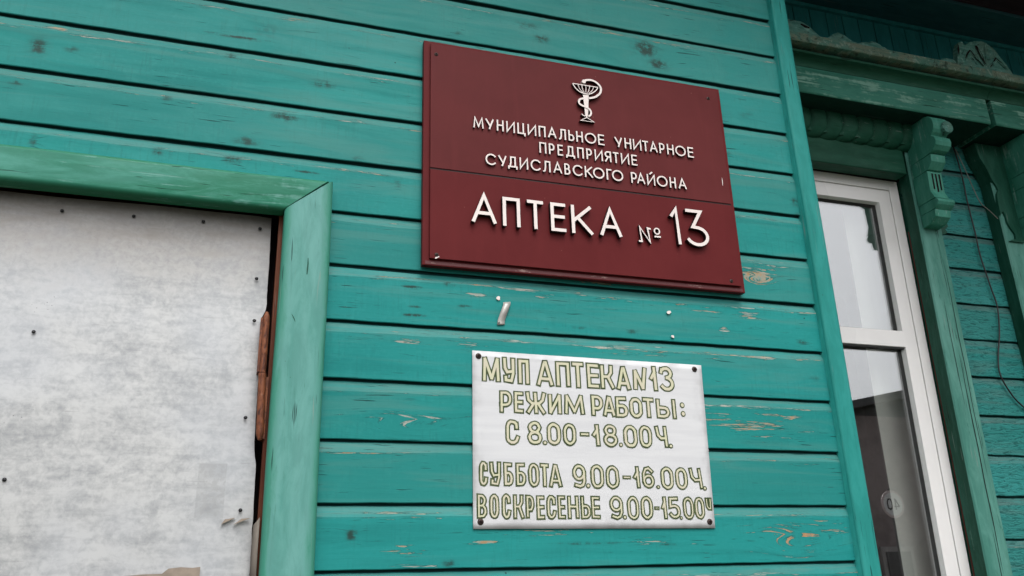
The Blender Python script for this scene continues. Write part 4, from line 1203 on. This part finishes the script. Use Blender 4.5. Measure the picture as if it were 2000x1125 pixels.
HT = [
 (.0122, [('М', 264, 692, 3283, 3865), ('У', 710, 1024, 3283, 3869), ('П', 1055, 1341, 3280, 3857), ('А', 1474, 1887, 3265, 3852), ('П', 1918, 2278, 3266, 3850), ('Т', 2297, 2592, 3258, 3855), ('Е', 2638, 2955, 3266, 3844), ('К', 2961, 3313, 3266, 3832), ('А', 3343, 3699, 3261, 3815), ('N', 3747, 4116, 3264, 3837), ('1', 4149, 4382, 3271, 3863), ('3', 4389, 4791, 3270, 3872)]),
 (.0112, [('Р', 630, 933, 2653, 3144), ('Е', 945, 1182, 2657, 3139), ('Ж', 1206, 1681, 2652, 3143), ('И', 1711, 2039, 2649, 3131), ('М', 2077, 2558, 2659, 3132), ('Р', 2705, 3011, 2661, 3137), ('А', 2978, 3294, 2656, 3127), ('Б', 3277, 3596, 2644, 3125), ('О', 3611, 3941, 2641, 3124), ('Т', 3933, 4226, 2659, 3129), ('Ь', 4265, 4611, 2656, 3114), ('I', 4635, 4785, 2658, 3118), ('.', 4861, 4987, 2913, 3050), ('.', 4865, 4990, 2718, 2854)]),
 (.0110, [('С', 742, 1067, 1988, 2533), ('8', 1221, 1570, 2000, 2520), ('.', 1555, 1674, 2005, 2111), ('0', 1657, 1986, 1998, 2504), ('0', 2017, 2337, 2001, 2497), ('-', 2408, 2635, 2213, 2309), ('1', 2679, 2895, 2009, 2493), ('8', 2939, 3296, 1995, 2505), ('.', 3300, 3403, 2007, 2107), ('0', 3414, 3763, 1988, 2502), ('0', 3789, 4115, 1996, 2507), ('Ч', 4176, 4506, 2017, 2501), ('.', 4492, 4602, 2004, 2115)]),
 (.0101, [('С', 162, 370, 1148, 1660), ('У', 383, 648, 1150, 1651), ('Б', 683, 908, 1153, 1643), ('Б', 944, 1185, 1156, 1641), ('О', 1213, 1471, 1139, 1640), ('Т', 1471, 1681, 1141, 1637), ('А', 1659, 1965, 1143, 1628), ('9', 2185, 2504, 1121, 1637), ('.', 2479, 2592, 1130, 1238), ('0', 2592, 2911, 1119, 1636), ('0', 2940, 3262, 1115, 1621), ('-', 3331, 3533, 1326, 1410), ('1', 3572, 3760, 1141, 1610), ('6', 3783, 4090, 1137, 1615), ('.', 4102, 4205, 1132, 1216), ('0', 4223, 4543, 1113, 1615), ('0', 4575, 4882, 1116, 1607), ('Ч', 4914, 5250, 1133, 1598), ('.', 5224, 5331, 1106, 1206)]),
 (.0096, [('В', 111, 343, 519, 1012), ('О', 370, 590, 513, 1013), ('С', 625, 840, 506, 1015), ('К', 868, 1120, 512, 1004), ('Р', 1134, 1338, 525, 993), ('Е', 1366, 1558, 499, 988), ('С', 1579, 1809, 498, 996), ('Е', 1823, 2011, 504, 991), ('Н', 2040, 2309, 511, 986), ('Ь', 2331, 2574, 504, 988), ('Е', 2566, 2782, 506, 983), ('9', 2978, 3304, 492, 993), ('.', 3269, 3372, 498, 595), ('0', 3380, 3672, 485, 988), ('0', 3695, 3990, 491, 991), ('-', 4013, 4146, 695, 771), ('1', 4170, 4335, 504, 979), ('5', 4351, 4645, 504, 981), ('.', 4598, 4677, 490, 572), ('0', 4692, 4972, 489, 983), ('0', 4972, 5231, 496, 978), ('Ч', 5241, 5425, 677, 965)]),
]
for w, items in HT:
    for qi, (ch, a, b, u, t) in enumerate(items):
        mo = MB()
        x0, x1, z0, z1 = .325 + a / 1e4, .325 + b / 1e4, 1.7 + u / 1e4, 1.7 + t / 1e4
        ol = .0031 + random.uniform(-.0002, .0003)
        yo = -.0046 - .00004 * (qi % 5)
        if ch == '.':
            r = (x1 - x0) / 2; c = ((x0 + x1) / 2, (z0 + z1) / 2)
            kx = r / ((z1 - z0) / 2)
            mo.disc(c, (z1 - z0) / 2, yo, yo + .0001, 16, 0, 'y', kx)
            mo.disc(c, (z1 - z0) / 2 - ol * .8, yo - .0006, yo - .0005, 14, 1, 'y', kx)
            mo.build('painted_letter', [m_ink, m_cream], WS, recalc=False)
            continue
        ww = w if ch != '-' else (z1 - z0)
        if ch == '-': gl = [[(0, .5), (1, .5)]]
        elif ch == 'Ч' and z1 - z0 < .035: gl = [[(0, 1), (.05, .3), (.4, .05), (.85, .05), (.9, 1)]]; ww = .0085
        else: gl = GH[ch]
        # the hand wobbles a little
        def wob(st):
            cl = isinstance(st, tuple); pts = st[1] if cl else st
            pts = [(p + random.uniform(-.018, .018), q + random.uniform(-.010, .010)) for p, q in pts]
            return ('c', pts) if cl else pts
        gl = [wob(s_) for s_ in gl]
        h = ww / 2
        glyph(mo, gl, x0, x1, z0, z1, ww, yo, None, h, 0, 0, .07, .000015)
        # fill: same centre lines, narrower
        for q, st in enumerate(gl):
            cl = isinstance(st, tuple); pts = st[1] if cl else st
            hh = min(ww / 2, (x1 - x0) / 2 - .0002)
            pp = [(x0 + hh + p * (x1 - x0 - 2 * hh), z0 + ww / 2 + v * (z1 - z0 - ww)) for p, v in pts]
            stroke(mo, pp, ww - 2 * ol, yo - .0006 - q * .000015, None, cl, h - ol, 1, 1, .06)
        mo.build('painted_letter', [m_ink, m_cream], WS, recalc=False)
for x, z in [(0.3453, 2.0854), (0.8583, 2.0832), (0.3441, 1.7461), (0.8565, 1.7451)]: screw(x, z, -.0045, .0066, WS)

# ------------------------------------------------------------------ small leftovers on the boards
MS = MB()
rows = []
cl = [(.4125, 2.2125, -.002), (.4110, 2.205, -.005), (.4060, 2.192, -.0065), (.4015, 2.180, -.0055), (.3985, 2.170, -.0035), (.3975, 2.1625, -.0028), (.3978, 2.1590, -.0034)]
for x, z, y in cl: rows.append([(x - .0084, y, z - .0012), (x, y - .0006, z), (x + .0084, y, z + .0014)])
MS.grid(rows)
o = tag(MS.build('metal_strip', m_alu), 'bent dull metal strip nailed to the teal board above the hours plate', 'metal strip')
sl = o.modifiers.new('s', 'SOLIDIFY'); sl.thickness = .0009
screw(.3925, 2.1635, -.0042, .0024, o, 'nail', m_alu)
def flake(name, cx, cz, r, label, seed):
    random.seed(seed)
    poly = []
    for i in range(8):
        a = 2 * math.pi * i / 8; rr = r * random.uniform(.65, 1.15); poly.append((cx + rr * math.cos(a), cz + rr * math.sin(a) * .9))
    mb = MB(); mb.prism(poly, lambda u, v, d: (u + (d + .002) * .4, d, v), -.0035, -.0006)
    return tag(mb.build(name, m_lface), label, 'paper scrap', 'white scraps left under old staples')
flake('paper_flake', .393, 2.2195, .0052, 'white flake stuck just above the bent metal strip', 1)
flake('paper_flake', .808, 2.2180, .0055, 'upper white flake on the boards right of the metal strip', 2)
flake('paper_flake', .812, 2.1590, .0044, 'lower white flake on the boards above the plate corner', 3)

# ------------------------------------------------------------------ across the street (seen in the window glass)
FH = thing('timber_house', 'dark brown two storey timber house across the street seen mirrored in window', 'house')
mb = MB(); mb.box(6, 21.6, -32, -20.2, 0, 6.9); mb.build('wall', m_farwall, FH)
mb = MB(); mb.prism([(5.4, 4.55), (21.8, 7.95), (21.8, 7.7), (5.4, 4.3)], lambda u, v, d: (u, d, v), -32.5, -19.7); mb.prism([(6, 4.5), (21.6, 7.7), (21.6, 6.9), (6, 4.0)], lambda u, v, d: (u, d, v), -31.9, -20.25); mb.build('roof', m_farroof, FH)
for wx in (9.5, 13, 16.5, 19.6):
    for wz in (1.2,):
        mb = MB(); mb.box(wx - .6, wx + .6, -20.2, -20.1, wz, wz + 1.6); f_ = mb.build('window', m_farwin, FH)
        mb = MB(); mb.box(wx - .45, wx + .45, -20.1, -20.06, wz + .15, wz + 1.45); mb.build('pane', m_fglass, f_)
SG = thing('speed_limit_sign', 'round white speed limit sign reading 40 reflected in the lower window glass', 'road sign')
sx, sy, sz = 15.25, -15.0, 3.52
mb = MB(); mb.tube([(sx, sy - .06, 0), (sx, sy - .06, 2), (sx, sy - .06, 3.9)], .035, 10); mb.build('post', m_post, SG)
def faced(mb, r0, y0, y1, mi=0, seg=32):
    poly = [(r0 * math.cos(2 * math.pi * i / seg), r0 * math.sin(2 * math.pi * i / seg)) for i in range(seg)]
    mb.prism(poly, lambda u, v, d: (sx + u, d, sz + v), y0, y1, mi)
mb = MB(); faced(mb, .33, sy - .02, sy); sp_ = mb.build('sign_plate', m_signr, SG)
mb = MB(); faced(mb, .275, sy + .001, sy + .006); mb.build('sign_face', m_signw, sp_)
mb = MB()
# figures face the pharmacy (+Y), so x runs leftwards for the reader
def flip(pts, cx, w, h): return [(sx - (cx + (p - .5) * w), sz + (q - .5) * h) for p, q in pts]
stroke(mb, flip([(.72, 0), (.72, 1), (.0, .28), (1, .28)], -.10, .15, .26), .036, sy + .009, None)
stroke(mb, flip(GH['0'][0][1], .10, .13, .24), .036, sy + .009, None, True)
mb.build('sign_figures', m_signk, sp_, recalc=False)
